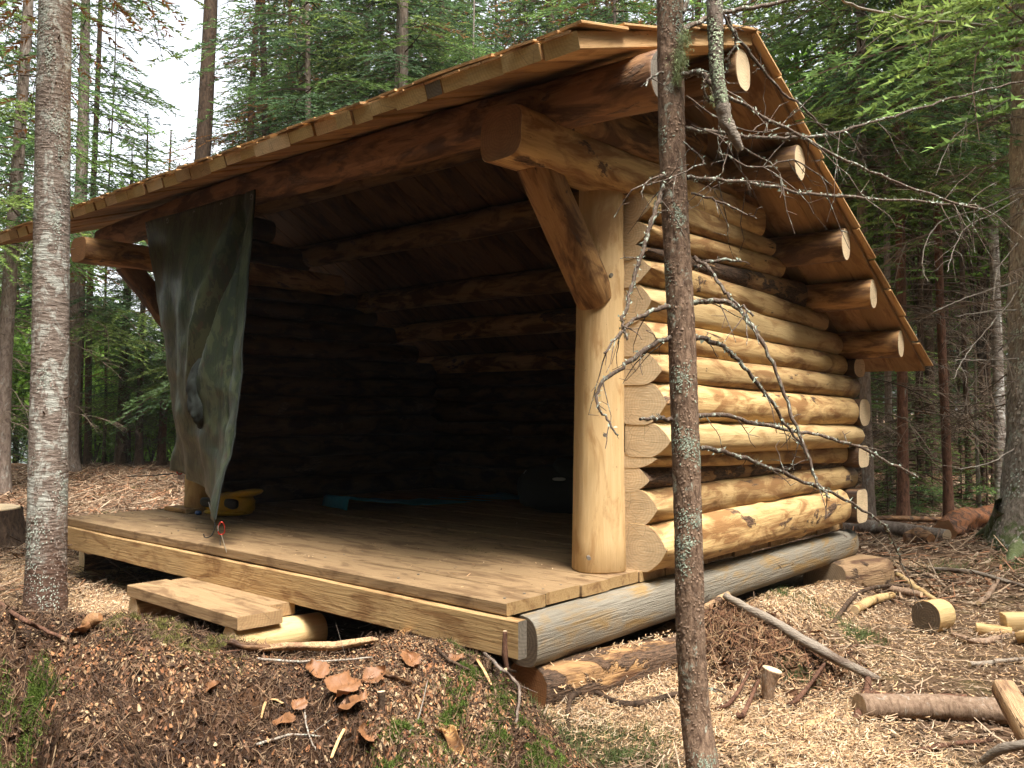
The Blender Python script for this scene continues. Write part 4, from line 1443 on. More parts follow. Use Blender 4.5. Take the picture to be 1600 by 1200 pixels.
# big tree and neighbours: bare drooping branches reaching left
bgi = (Matrix.Translation(bg.location) @ bg.rotation_quaternion.to_matrix().to_4x4()).inverted()
Z0 = np.zeros(3)
BB = [
    ([(1300, -30), (1320, 2), (1380, 20), (1440, 32), (1500, 36), (1560, 40), (1610, 30)], .007, .011, 5.2, 6.6, 12, .35),
    ([(1590, 440), (1550, 452), (1515, 464), (1480, 478), (1459, 487)], .008, .003, 6.9, 6.2, 6, .25),
    ([(1588, 484), (1540, 487), (1492, 494)], .007, .003, 6.9, 6.3, 4, .2),
    ([(1590, 560), (1540, 563), (1492, 562)], .007, .003, 6.9, 6.2, 5, .25),
    ([(1590, 455), (1555, 500), (1520, 540), (1500, 570), (1490, 592)], .006, .002, 6.9, 6.0, 8, .2),
    ([(1592, 300), (1540, 325), (1500, 335), (1465, 350), (1445, 385), (1442, 420), (1450, 440)], .006, .002, 6.9, 5.8, 14, .2),
    ([(1592, 310), (1550, 335), (1510, 355), (1490, 390), (1480, 425)], .006, .002, 6.9, 5.9, 14, .2),
    ([(1590, 150), (1560, 165), (1500, 205), (1475, 240), (1462, 275)], .006, .002, 6.9, 6.0, 14, .25),
    ([(1586, 700), (1550, 722), (1515, 730), (1500, 733)], .006, .003, 6.9, 6.2, 5, .15),
    ([(1590, 380), (1560, 420), (1552, 470)], .006, .002, 6.9, 6.4, 4, .15),
    ([(1592, 60), (1555, 100), (1520, 160), (1500, 230)], .006, .002, 6.9, 6.2, 14, .3),
]
for i, (pts, r0, r1, w0, w1, nt, tl) in enumerate(BB):
    px_branch(pts, r0, r1, w0, w1, 600 + i, nt, parent=bg, off=Z0, mat='branch_grey', tl=tl, back=bgi)

# ---- more forest: individual trees filling the view behind
rgf = random.Random(21)
GRP = 'slender conifers standing in the forest behind the shelter'
spots = []


def free(X, Y, dmin):
    if -6.6 < X < 2.0 and -3.5 < Y < 5.6:
        return False
    return all((X - a) ** 2 + (Y - b_) ** 2 > dmin * dmin for a, b_ in spots)


tries = 0
cnt = 0
labs = {
    'full': 'spruce with a deep green crown',
    'full2': 'spruce with low green boughs',
    'high': 'spruce with dead lower branches',
    'high2': 'spruce with brown tinged crown',
    'bare': 'spruce with long bare trunk',
    'young': 'young bright green fir',
}
while cnt < 94 and tries < 6000:
    tries += 1
    x = rgf.uniform(-200, 1800)
    w = 10.5 + 22 * rgf.random() ** 0.8
    X, Y, _ = CAM + FWD * w + RGT * (w * (x - 800) / F_PX)
    if not free(X, Y, 1.25 if w > 15 else 1.6):
        continue
    if 120 < x < 410:
        if w < 17 or x > 330 or rgf.random() < 0.75:
            continue
        kind = 'young'
    elif x < 700 and w < 16 and rgf.random() < 0.6:
        continue
    else:
        kind = rgf.choice((['full', 'high', 'high2', 'bare', 'full2', 'young', 'young'] if w > 16 else ['bare', 'bare', 'young']) if x > 1000 else ['full', 'full2', 'high', 'high2', 'bare', 'bare', 'young'])
    if 305 <= x < 480 and kind in ('high', 'high2', 'bare') and rgf.random() < 0.5:
        continue
    spots.append((X, Y))
    wpx = rgf.uniform(0.07, 0.2) / w * F_PX if kind != 'young' else rgf.uniform(.04, .07) / w * F_PX
    bk = rgf.choice(['bark_dark', 'bark_red', 'bark_pale', 'bark_dark'])
    lb = labs[kind].replace('behind the shelter', '').replace('among the trees', '').replace('in the woods', '').strip()
    lb += {'bark_dark': ', dark bark', 'bark_red': ', reddish bark', 'bark_pale': ', pale bark'}[bk]
    lb += ', ' + ('far' if w > 20 else 'nearer') + (' woods left of shelter' if x < 420 else ' woods right of shelter' if x > 1330 else ' woods behind the roof')
    place_tree(x, w, wpx, bk, kind, lb, x + rgf.uniform(-14, 14), group=GRP + (', young' if kind == 'young' else ''), scale=rgf.uniform(0.85, 1.1), n=8, name='young_fir' if kind == 'young' else 'spruce_tree')
    cnt += 1
tries = cnt2 = 0
while cnt2 < 26 and tries < 3000:
    tries += 1
    x = rgf.uniform(440, 1060)
    w = rgf.uniform(13.5, 24)
    X, Y, _ = CAM + FWD * w + RGT * (w * (x - 800) / F_PX)
    if not free(X, Y, 1.1):
        continue
    spots.append((X, Y))
    kind, bk = rgf.choice(['full', 'full2', 'high']), rgf.choice(['bark_dark', 'bark_pale'])
    lb = labs[kind] + {'bark_dark': ', dark bark', 'bark_pale': ', pale bark'}[bk] + (', far' if w > 20 else ', nearer') + ' woods behind the roof'
    place_tree(x, w, rgf.uniform(0.09, 0.2) / w * F_PX, bk, kind, lb, x + rgf.uniform(-14, 14), group=GRP, scale=rgf.uniform(0.95, 1.15), n=8)
    cnt2 += 1

# saplings on the floor
for i, (x, y, sc, lab) in enumerate([(1400, 800, .8, 'low green fir sapling left of the red brown trunk'), (1432, 798, 1.0, 'spreading green fir sapling between the red brown trunks'), (1455, 795, .75, 'small fir sapling against the second red brown trunk'), (1385, 806, .6, 'smallest fir sapling next to the pale lichened trunk'), (1540, 796, .9, 'bright fir sapling left of the big trunk'), (1500, 790, .7, 'fir sapling behind the white snag')]):
    w = W(y)
    e = place_tree(x, w, 2.5, 'bark_dark', 'sapling', lab, name='fir_sapling', scale=sc, cat='sapling', group='fir saplings on the forest floor at right', n=6)


# ---- broad-leaved bushes, bright green
def bush_mesh(seed, H, Wd, nleaf, col, size=0.06):
    rg = np.random.default_rng(seed)
    b = Batch()
    nst = 9
    tips = []
    for k in range(nst):
        az = rg.uniform(0, 6.28)
        top = np.array([math.cos(az) * Wd * rg.uniform(.2, .9), math.sin(az) * Wd * rg.uniform(.2, .9), H * rg.uniform(.5, 1)])
        t = np.linspace(0, 1, 6)[:, None]
        P = top * t + np.array([0, 0, 0.25 * H]) * np.sin(math.pi * t) * 0.5
        V, F = grid_tube(P, 0.016 * (1 - 0.7 * t[:, 0]), 4)
        b.add(V, tris(F), (0.09, 0.07, 0.05))
        for j in range(9):
            q = P[rg.integers(2, 6)]
            tips.append(q + rg.normal(size=3) * np.array([.35, .35, .25]))
    tips = np.array(tips)
    c = tips[rg.integers(0, len(tips), nleaf)] + rg.normal(size=(nleaf, 3)) * 0.19
    a = rg.normal(size=(nleaf, 3)); a /= np.linalg.norm(a, axis=1)[:, None]
    nrm = rg.normal(size=(nleaf, 3)) * 0.5 + np.array([0, 0, 1.0])
    s = np.cross(a, nrm); s /= np.linalg.norm(s, axis=1)[:, None]
    sz = size * rg.uniform(.6, 1.3, nleaf)[:, None]
    V = np.stack([c - a * sz, c + s * sz * .55, c + a * sz, c - s * sz * .55], 1)
    F = np.arange(nleaf * 4).reshape(nleaf, 4)
    cc = np.array(col) * rg.uniform(.6, 1.5, nleaf)[:, None]
    b.add(V, tris(F), np.concatenate([cc, cc]))
    me = make_mesh('foliage', np.concatenate(b.V), np.concatenate(b.F), False, None, np.concatenate(b.C))
    me.materials.append(M['leaf'])
    return me


BM = [bush_mesh(1, 3.4, 1.3, 4200, (0.16, 0.28, 0.04)), bush_mesh(2, 5.2, 1.6, 6000, (0.13, 0.24, 0.035), .07), bush_mesh(3, 2.2, 1.1, 3000, (0.19, 0.31, 0.05))]
bl = [(128, 20.5, 0), (150, 19.5, 2), (172, 22, 0), (196, 20, 2), (215, 23, 0), (238, 20.5, 2), (262, 22.5, 0), (140, 24, 1), (185, 26, 1), (230, 27, 1), (100, 22, 1), (60, 21, 0), (20, 23, 1), (275, 19.5, 2),
      (1240, 17, 1), (1300, 19, 1), (1270, 23, 1), (1390, 20, 1), (1450, 18, 1), (1500, 22, 1), (1545, 17, 1), (1350, 24, 1), (1590, 20, 1), (1420, 26, 1), (1200, 13, 1), (1330, 13.5, 1), (1440, 14, 1), (1535, 12.5, 1), (1260, 15, 1)]
for i, (x, w, k) in enumerate(bl):
    p = CAM + FWD * w + RGT * (w * (x - 800) / F_PX)
    right = x > 1000
    z = float(gz(p[0], p[1])) + (2.0 if right else 0)
    if right:
        e = empty('maple_tree', (p[0], p[1], z - 2.0), 'small broad leaved tree with yellow green leaves behind the conifers at right', 'tree', 'broad leaved trees among the conifers at right')
        V, F = grid_tube(np.array([(0, 0, -.2), (0.05, 0, 1), (0, 0.05, 2.4), (0, 0, 4.5)]), np.array([.06, .05, .04, .02]), 7)
        link('trunk', make_mesh('trunk', V, F), [M['bark_dark']], e)
        o = link('crown', BM[k], (), e)
        o.location = (0, 0, 2.0)
    else:
        e = link('leafy_bush', BM[k], (), None, (p[0], p[1], z))
        tag(e, 'bright yellow green leafy bush on the lake side of the left trunks', 'bush', 'leafy bushes by the lake')
    e.rotation_euler = (0, 0, rgf.uniform(0, 6.28))
    s = rgf.uniform(.8, 1.15)
    e.scale = (s, s, s)


# ---- distant woods, one mass
def far_forest(name, rings, seed, skip=None, bigs=1.0):
    rg = np.random.default_rng(seed)
    b = Batch()
    for (rad0, rad1, cnt_, a0, a1, H0, H1, nt, bs) in rings:
        for k in range(cnt_):
            a = rg.uniform(a0, a1)
            rad = rg.uniform(rad0, rad1)
            r_, w_ = rad * math.sin(a), rad * math.cos(a)
            X, Y, _ = CAM + FWD * w_ + RGT * r_
            if skip and skip(800 + F_PX * math.tan(a) if abs(a) < 1.4 else 9999, w_, rg):
                continue
            z0 = float(gz(X, Y))
            H = rg.uniform(H0, H1)
            V, F = grid_tube(np.array([(X, Y, z0 - .3), (X, Y, z0 + H * .5), (X, Y, z0 + H)]), np.array([.13, .09, .02]), 5)
            b.add(V, tris(F), (0.09, 0.06, 0.045))
            n_ = nt
            f = rg.random(n_) ** 0.9
            c0 = rg.uniform(0.08, 0.35) * H
            z = c0 + (H - c0) * f
            L = (0.16 * H) * (1 - f) ** .8 + .15
            az = rg.uniform(0, 6.28, n_)
            rr0 = L * np.sqrt(rg.random(n_))
            P = np.stack([X + rr0 * np.cos(az), Y + rr0 * np.sin(az), z0 + z - rr0 * .25], 1)
            D = np.stack([np.cos(az), np.sin(az), np.full(n_, -.35)], 1) + rg.normal(size=(n_, 3)) * .5
            blades(b, P, D, rg.uniform(.7, 1.5, n_) * bs, np.full(n_, bs * .28), GREENS[rg.integers(0, 5)] * rg.uniform(.6, 1.3, n_)[:, None], rg)
    o = b.build(name, [M['needle']])
    return tag(o, kind='stuff')


sk_ = lambda x, w, rg: (120 < x < 430 and w < 75) or (180 < x < 320)
far_forest('distant_forest', [(34, 60, 180, -.72, .72, 11, 17, 900, .42), (80, 110, 90, -.48, -.24, 9, 14, 700, .9)], 5, sk_)
far_forest('forest_behind_camera', [(13, 24, 60, .9, 2 * math.pi - .9, 12, 18, 1500, .5), (7, 20, 80, 1.15, 2 * math.pi - 1.15, 12, 18, 1500, .5), (22, 40, 150, .85, 2 * math.pi - .85, 13, 19, 600, .9)], 6)
#@@PART3
# ------------------------------------------------------------------ litter on the floor (nobody could count it)
def strips(N_, px_, py_, L, Wd, curl, lift, rg, bend=0.25, zf=top_z, seg=4):
    """N curved flat strips lying on the surface -> V (N*2*seg,3), quads."""
    yaw = rg.uniform(0, 2 * math.pi, N_)
    t = np.linspace(-.5, .5, seg)[None, :]
    L, Wd, curl, lift = [np.broadcast_to(np.asarray(a, float), (N_,))[:, None] for a in (L, Wd, curl, lift)]
    bd = rg.normal(size=(N_, 1)) * bend
    ax = t * L
    ay = bd * L * (t * t * 4 - .5) * .5
    wv = Wd * (1 - .35 * (np.abs(t) * 2) ** 3) / 2
    tw = rg.normal(size=(N_, 1)) * 0.5
    cy, sy = np.cos(yaw)[:, None], np.sin(yaw)[:, None]
    out = []
    tilt = rg.normal(size=(N_, 1)) * 0.22
    for sg in (-1, 1):
        u, v = ax, ay + sg * wv
        X = px_[:, None] + u * cy - v * sy
        Y = py_[:, None] + u * sy + v * cy
        Zb = zf(X, Y)
        Z = Zb + lift + curl * (t * t * 4) * L + np.maximum(tilt * u, 0) + sg * wv * np.sin(tw + t * 2) * .6
        out.append(np.stack([X, Y, Z], -1))
    V = np.stack(out, 2).reshape(-1, 3)
    i = np.arange(N_)[:, None] * seg * 2 + np.arange(seg - 1)[None, :] * 2
    i = i.ravel()
    F = np.stack([i, i + 1, i + 3, i + 2], 1)
    return V, F


def rep(c, k):
    return np.repeat(c, k, 0)


def pick(pal, n_, rg, lo=.7, hi=1.25):
    pal = np.array(pal)
    return pal[rg.integers(0, len(pal), n_)] * rg.uniform(lo, hi, n_)[:, None]


def under(X, Y):
    return (X > -4.0) & (X < 0.06) & (Y > 0.5) & (Y < 3.4)


rg = np.random.default_rng(77)


def sample(N_, dens, xr, yr):
    xs, ys = [], []
    tot = 0
    while tot < N_:
        X, Y = rg.uniform(*xr, 40000), rg.uniform(*yr, 40000)
        k = (rg.random(40000) < dens(X, Y)) & ~under(X, Y)
        xs.append(X[k]); ys.append(Y[k]); tot += k.sum()
    return np.concatenate(xs)[:N_], np.concatenate(ys)[:N_]


def on_mound(X, Y):
    r_, w_ = pix_uw(X, Y)
    return (mound_z(r_, np.clip(w_, 1, 4.2)) > gz(X, Y) - 0.01) & (r_ < .9) & (r_ > -2.9) & (w_ < 4.2) & (w_ > 1.0)


STRAW = [(0.66, 0.47, 0.29), (0.60, 0.40, 0.22), (0.72, 0.56, 0.38), (0.50, 0.32, 0.17), (0.62, 0.38, 0.20)]
DULL = [(0.20, 0.125, 0.075), (0.13, 0.08, 0.05), (0.28, 0.19, 0.12), (0.34, 0.25, 0.17), (0.10, 0.06, 0.035)]

# curled wood shavings from peeling the logs
def dmask(X, Y):
    r_, w_ = pix_uw(X, Y)
    m = chipmask(X, Y) ** 1.3 * (w_ > 1.9)
    return np.where(on_mound(X, Y), 0.0, m)


b = Batch()
X, Y = sample(36000, dmask, (-6, 3.5), (-1.5, 4.5))
r_, w_ = pix_uw(X, Y)
V, F = strips(36000, X, Y, rg.uniform(.015, .08, 36000) * rg.uniform(.5, 1, 36000), rg.uniform(.0012, .0044, 36000), rg.uniform(0, .22, 36000), rg.uniform(.002, .035, 36000), rg, .7)
b.add(V, F, rep(pick(STRAW + STRAW + [(0.36, 0.22, 0.12), (0.22, 0.13, 0.075)], 36000, rg, .55, 1.15), 3))
shv = b.build('wood_shavings', [M['litter']])
tag(shv, kind='stuff')
# scattered chips, flat and paler, thinning away from the shelter
b = Batch()
dm2 = lambda X, Y: np.where(on_mound(X, Y), 0, 0.12 + 0.8 * chipmask(X, Y)) * np.exp(-np.maximum(np.hypot(X - .8, Y - 1.8) - 1.6, 0) / 1.6)
X, Y = sample(12000, dm2, (-7, 5), (-2, 7))
V, F = strips(12000, X, Y, rg.uniform(.008, .035, 12000), rg.uniform(.004, .014, 12000), rg.uniform(0, .1, 12000), rg.uniform(.002, .012, 12000), rg, .1, seg=2)
b.add(V, F, rep(pick(STRAW + DULL, 12000, rg, .6, 1.1), 1))
tag(b.build('wood_chips', [M['litter']]), kind='stuff')
# dull forest litter: needles, twigs, bark crumbs
b = Batch()
def near(X, Y):
    r_, w_ = pix_uw(X, Y)
    a = 800 + F_PX * r_ / np.maximum(w_, .1)
    return np.where((w_ > 1.8) & (w_ < 13) & (a > -200) & (a < 1750) & ~on_mound(X, Y), np.clip(2.2 / np.maximum(w_, .5) ** 1.2, 0, 1) * (1 - .6 * chipmask(X, Y)), 0)
nL = 42000
X, Y = sample(nL, near, (-10, 5), (-3, 11))
big = rg.random(nL) < .12
V, F = strips(nL, X, Y, np.where(big, rg.uniform(.08, .35, nL), rg.uniform(.012, .06, nL)), np.where(big, rg.uniform(.003, .008, nL), rg.uniform(.0015, .008, nL)), rg.uniform(0, .07, nL), rg.uniform(.002, .02, nL), rg, .3)
b.add(V, F, rep(pick(DULL, nL, rg, .6, 1.3), 3))
def farleft(X, Y):
    r_, w_ = pix_uw(X, Y)
    a = 800 + F_PX * r_ / np.maximum(w_, .1)
    return np.where((w_ > 5.5) & (w_ < 18) & (((a > -60) & (a < 300)) | ((a > 1280) & (a < 1680))), .9, 0)
nL = 26000
X, Y = sample(nL, farleft, (-16, 6), (-2, 16))
big = rg.random(nL) < .2
V, F = strips(nL, X, Y, np.where(big, rg.uniform(.15, .6, nL), rg.uniform(.03, .12, nL)), np.where(big, rg.uniform(.006, .014, nL), rg.uniform(.006, .022, nL)), rg.uniform(0, .08, nL), rg.uniform(.002, .02, nL), rg, .3)
b.add(V, F, rep(pick(DULL + [(0.26, 0.12, 0.06)], nL, rg, .6, 1.4), 3))
tag(b.build('twig_litter', [M['litter']]), kind='stuff')

b = Batch()
nP = 4200
X, Y = rg.normal(.46, .15, nP), rg.normal(1.25, .17, nP)
V, F = strips(nP, X, Y, rg.uniform(.015, .08, nP), rg.uniform(.001, .004, nP), rg.uniform(-.05, .5, nP), rg.uniform(.0, .05, nP), rg, .8)
b.add(V, F, rep(pick([(0.16, 0.075, 0.04), (0.09, 0.045, 0.025), (0.24, 0.12, 0.06), (0.34, 0.22, 0.12)], nP, rg), 3))
nC = 5200
X, Y = rg.normal(.46, .17, nC), rg.normal(1.22, .19, nC)
P = np.stack([X, Y, top_z(X, Y) + rg.uniform(0, .025, nC)], 1)
A, B_, C_, D_ = [rg.normal(size=(nC, 3)) * rg.uniform(.004, .022, nC)[:, None] for _ in range(4)]
V = np.stack([P + A, P + B_, P + C_, P + D_ * .4], 1).reshape(-1, 3)
b.add(V, np.arange(nC * 4).reshape(nC, 4), pick([(0.10, 0.05, 0.028), (0.055, 0.03, 0.018), (0.17, 0.085, 0.045), (0.26, 0.15, 0.08)], nC, rg))
tag(b.build('root_pile', [M['litter']]), kind='stuff')
# on the mound: red brown bark flakes and cone scales, root hairs, moss
RED = [(0.31, 0.14, 0.06), (0.38, 0.20, 0.095), (0.24, 0.10, 0.045), (0.40, 0.25, 0.13), (0.16, 0.075, 0.038), (0.42, 0.30, 0.18)]
def mdens(X, Y):
    r_, w_ = pix_uw(X, Y)
    a = 800 + F_PX * r_ / np.maximum(w_, .1)
    zz = mound_z(r_, np.clip(w_, 1, 4.2))
    yy = 640 + (0.752 - zz) / np.maximum(w_, .1) * F_PX
    patch = np.clip(.45 + 1.0 * fbm(X * 2.6, Y * 2.6, 0, 88, 3), 0.06, 1)
    fade = 1 - .88 * smooth(1020, 1100, yy + 25 * noise(X * 9, Y * 9, 0, 4)) * smooth(720, 480, a)
    return np.where(on_mound(X, Y) & (a > -80) & (a < 960) & (w_ > 1.55), patch * fade, 0)


nF = 30000
X, Y = sample(nF, mdens, (-4, 3), (-2.5, 2))
b = Batch()
sz = rg.uniform(.0035, .012, nF)
V, F = strips(nF, X, Y, sz, sz * rg.uniform(.5, .9, nF), rg.uniform(-.1, .25, nF), rg.uniform(.001, .012, nF), rg, .1, seg=3)
b.add(V, F, rep(pick(RED, nF, rg, .55, 1.2), 2))
tag(b.build('bark_flakes', [M['litter']]), kind='stuff')
all_m = lambda X, Y: np.where(on_mound(X, Y), .8, 0.0)
nR = 34000
X, Y = sample(nR, all_m, (-4, 3), (-2.5, 2))
b = Batch()
V, F = strips(nR, X, Y, rg.uniform(.015, .07, nR), rg.uniform(.0008, .0024, nR), rg.uniform(-.05, .4, nR), rg.uniform(-.002, .02, nR), rg, .8)
b.add(V, F, rep(pick([(0.065, 0.036, 0.02), (0.11, 0.062, 0.036), (0.035, 0.02, 0.013), (0.19, 0.12, 0.07)], nR, rg), 3))
nC = 42000                                           # crumbs of soil: little tilted shards
X, Y = sample(nC, all_m, (-4, 3), (-2.5, 2))
Z = top_z(X, Y)
P = np.stack([X, Y, Z], 1)
A, B_, C_ = [rg.normal(size=(nC, 3)) * rg.uniform(.003, .011, nC)[:, None] for _ in range(3)]
D_ = rg.normal(size=(nC, 3)) * .004
V = np.stack([P + A, P + B_, P + C_ + [0, 0, .006], P + D_], 1).reshape(-1, 3)
b.add(V, np.arange(nC * 4).reshape(nC, 4), pick([(0.075, 0.04, 0.023), (0.12, 0.063, 0.035), (0.04, 0.022, 0.014), (0.18, 0.10, 0.06)], nC, rg))
tag(b.build('root_hairs', [M['litter']]), kind='stuff')


def moss_patch(name, pts, nn, sx_, col, size=(.006, .02), up=1.0):
    b = Batch()
    i = rg.integers(0, len(pts), nn)
    C = np.array([p[:2] for p in pts])
    S = np.array([p[2] for p in pts])
    X = C[i, 0] + rg.normal(size=nn) * S[i]
    Y = C[i, 1] + rg.normal(size=nn) * S[i]
    keepm = noise(X * 22, Y * 22, 0, 15) > -.25
    X, Y = X[keepm], Y[keepm]
    nn = len(X)
    Z = top_z(X, Y) + np.maximum(noise(X * 30, Y * 30, 0, 19), 0) * .018
    D = rg.normal(size=(nn, 3)) * .7 + [0, 0, up]
    blades(b, np.stack([X, Y, Z], 1), D, rg.uniform(*size, nn), rg.uniform(.002, .004, nn), np.array(col) * rg.uniform(.5, 1.5, nn)[:, None], rg)
    return tag(b.build(name, [M['moss']]), kind='stuff')


def mpt(x, y, s, w=None):
    """mound point under pixel (x, y)"""
    best = None
    for ww_ in np.linspace(1.5, 4.2, 200):
        p = at(x, y, ww_)
        if p[2] <= top_z(p[0], p[1]):
            best = p
            break
    if best is None:
        best = ground_hit(x, y)
    return (best[0], best[1], s)


mossp = [mpt(*q) for q in [(240, 985, .05), (285, 1000, .06), (320, 1020, .06), (200, 975, .04), (345, 1010, .03)]]
moss_patch('olive_moss', mossp, 9000, 0, (0.17, 0.16, 0.045))
mossp = [mpt(*q) for q in [(30, 1150, .045), (50, 1110, .035), (15, 1185, .05), (70, 1085, .02), (640, 1150, .04), (680, 1180, .05), (620, 1190, .03), (750, 1110, .045), (780, 1150, .05), (740, 1060, .035), (720, 1020, .03), (830, 1165, .04), (800, 1190, .05), (850, 1190, .05), (770, 1080, .04), (700, 1125, .03)]]
moss_patch('green_moss', mossp, 40000, 0, (0.10, 0.15, 0.026), (.008, .022))
gp = [(*ground_hit(x, y)[:2], s) for x, y, s in [(900, 1150, .07), (950, 1175, .09), (1010, 1160, .06), (880, 1190, .08), (985, 1195, .07), (1240, 1080, .04), (1300, 990, .06), (1225, 985, .08), (1590, 900, .12), (1585, 870, .14), (1350, 1010, .06), (1480, 895, .08)]]
moss_patch('grass_tufts', gp, 9000, 0, (0.13, 0.17, 0.06), (.02, .06), 1.4)


# ------------------------------------------------------------------ sticks, logs and cut rounds on the ground
def stick(name, label, cat, pts, rads, mat, seed, n=8, na=.12, wts=None, group=None, twigs=0, sub=None, ends=None, jag=0.0):
    """pts: world points."""
    P = np.array(pts, float)
    o = P.mean(0)
    Q, rq, V, F = tube_part(name, P, rads, None, None, n, na, seed)
    rg_ = np.random.default_rng(seed)
    if jag:
        Q[1:-1] += rg_.normal(size=(len(Q) - 2, 3)) * jag
    V, F = grid_tube(Q, rq, n, noise_amp=na, seed=seed, nscale=28)
    m = len(Q)
    Fl = [tuple(f) for f in F]
    mi = [0] * len(Fl)
    Fl += [tuple(range(n))[::-1], tuple(range((m - 1) * n, m * n))]
    mi += [1, 1]
    Vl = list(V)
    for k in range(twigs):
        i = rg_.integers(2, m - 1)
        d = (Q[i] - Q[i - 1]); d /= np.linalg.norm(d)
        d = d * .6 + rg_.normal(size=3) * .5 + [0, 0, .3]
        d /= np.linalg.norm(d)
        s = np.linspace(0, 1, 5)
        v2, f2 = grid_tube(Q[i] + d * (rg_.uniform(.05, .16) * s)[:, None], rq[i] * .35 * (1 - .6 * s), 5)
        base = len(Vl)
        Vl += list(v2)
        Fl += [tuple(f + base) for f in f2]
        mi += [0] * len(f2)
    me = make_mesh(name, np.array(Vl) - o, Fl, True, mi)
    me.polygons[len(F)].use_smooth = me.polygons[len(F) + 1].use_smooth = False
    ob = link(name, me, [M[mat], M[ends or 'end']], None, tuple(o))
    return tag(ob, label, cat, group)


def G(x, y, h=0.0, z=-.45):
    """a point on the ground under a pixel, raised by h"""
    p = ground_hit(x, y, z)
    zz = float(top_z(p[0], p[1]))
    p = ground_hit(x, y, zz)
    return np.array([p[0], p[1], float(top_z(p[0], p[1])) + h])


def MP(x, y, h=0.0):
    p = mpt(x, y, 0)
    return np.array([p[0], p[1], float(top_z(p[0], p[1])) + h])


M['bark_log'] = bark_mat('smooth_brown_log_bark', (0.16, 0.10, 0.065), (0.34, 0.235, 0.16), (0.36, 0.31, 0.25), 0.35, 1.5)
M['rot'] = wood_mat('rotten_red_wood', (0.34, 0.135, 0.045), (0.19, 0.065, 0.025), (0.06, 0.025, 0.012), 0.6, 0.0, grain=18, knots=False, bump=1.0)

stick('fallen_log', 'smooth brown log lying level at the lower right corner', 'log', [G(1342, 1118, .045), G(1450, 1122, .045), G(1600, 1130, .045), G(1700, 1136, .045)], [.048, .047, .05, .05], 'bark_log', 1, 16, .06, ends='end_rough')
e = put_log('cut_log_round', G(1447, 990, .088), G(1447, 990, .088) + np.array([.04, .15, .0]), .088, .082, parent=None, off=np.zeros(3), mats=(M['log_clean'], M['end_dark']), seed=5, ns=32, knots=2, expo=2.05)
tag(e, 'short peeled log round with a dark cut face lying on its side', 'log round')
for i, (x, y, dx, dy, h, w_2, lab) in enumerate([(1525, 992, .16, .05, .03, .035, 'thin split wedge left of the pale split blocks'), (1568, 990, .16, .10, .05, .05, 'pale split block propped by the right edge of the photo'), (1592, 1002, .12, -.02, .03, .035, 'lowest pale split block at the right edge')]):
    e = put_log('split_block', G(x, y, h), G(x, y, h) + np.array([dx, dy, .02 * i]), h, h * .8, parent=None, off=np.zeros(3), mats=(M['log_clean'], M['end']), seed=15 + i, wy0=w_2, wy1=w_2, ns=12, knots=0, expo=5, lump=.12)
    tag(e, lab, 'split wood', 'split blocks at the right edge')
stick('weathered_pole', 'long weathered bark slab slanting down from the log sill to the right', 'wood slab', [at(1132, 930, 4.25), at(1200, 968, 4.08), at(1290, 1020, 3.92), at(1372, 1062, 3.85)], [.016, .023, .024, .015], 'grey_wood', 21, 8, .22, jag=.002)
stick('bark_slab', 'short bark slab leaning up against the top of the long one', 'wood slab', [G(1052, 985, .01), at(1095, 955, 4.4), at(1138, 928, 4.45)], [.014, .022, .015], 'slab', 22, 6, .3)
stick('bark_slab', 'narrow splintered slab below the long weathered slab', 'wood slab', [at(1165, 968, 4.3), at(1240, 1020, 4.1), at(1310, 1062, 3.95)], [.008, .012, .006], 'slab', 23, 6, .3)
stick('root_stub', 'sawn root stub with a pale round top on the dark root pile', 'stump', [G(1200, 1078, -.01), G(1200, 1078, .05), G(1202, 1078, .10), G(1207, 1078, .15)], [.020, .024, .030, .040], 'bark_log', 24, 14, .08, ends='end')
stick('root', 'twisted brown root lying in the shavings below the front corner', 'root', [G(888, 1140, .0), G(892, 1110, .045), G(925, 1098, .045), G(965, 1112, .03), G(1010, 1108, .03), G(1050, 1095, .04), G(1090, 1090, .03)], [.008, .012, .012, .012, .013, .012, .010], 'bark_dark', 25, 10, .2)
for i, (a, b_, c, r_, lab) in enumerate([((985, 1035), (1020, 1015), (1050, 1000), .030, 'flat split slab at the end of the barky footing log'), ((1005, 1060), (1035, 1045), (1062, 1015), .012, 'dark stick beside the flat split slab'), ((1150, 1060), (1160, 1045), (1185, 1030), .010, 'reddish root standing behind the sawn root stub'), ((1225, 1075), (1250, 1062), (1290, 1050), .009, 'dark root on the right side of the root pile'), ((1110, 1050), (1140, 1030), (1175, 1015), .008, 'dark root on the left side of the root pile')]):
    stick('wood_piece' if i == 0 else ('stick' if i == 1 else 'root'), lab, 'wood' if i == 0 else 'root', [G(*a, r_ * .8), G(*b_, .05), G(*c, .06)], [r_, r_, r_ * .7], 'slab' if i == 0 else 'bark_red', 30 + i, 8, .25)
stick('fallen_tree', 'grey fallen trunk lying beyond the rear corner of the shelter', 'fallen trunk', [G(1290, 832, .06, -.3), G(1380, 836, .07, -.3), G(1480, 838, .06, -.3)], [.065, .068, .06], 'bark_pale', 41, 14, .1, ends='end_rough')
stick('rotten_log', 'rotten red splintered log at the foot of the big right-hand trunk', 'rotten log', [G(1474, 836, .09, -.3), G(1510, 828, .12, -.3), G(1565, 822, .13, -.3)], [.10, .115, .10], 'rot', 42, 16, .35, ends='end_brown', jag=.006)
stick('wood_chunk', 'orange rotten chunk in front of the grey fallen trunk', 'wood chunk', [G(1414, 850, .05, -.3), G(1434, 848, .07, -.3), G(1456, 848, .04, -.3)], [.05, .078, .04], 'log_red', 43, 10, .3, ends='end_brown')
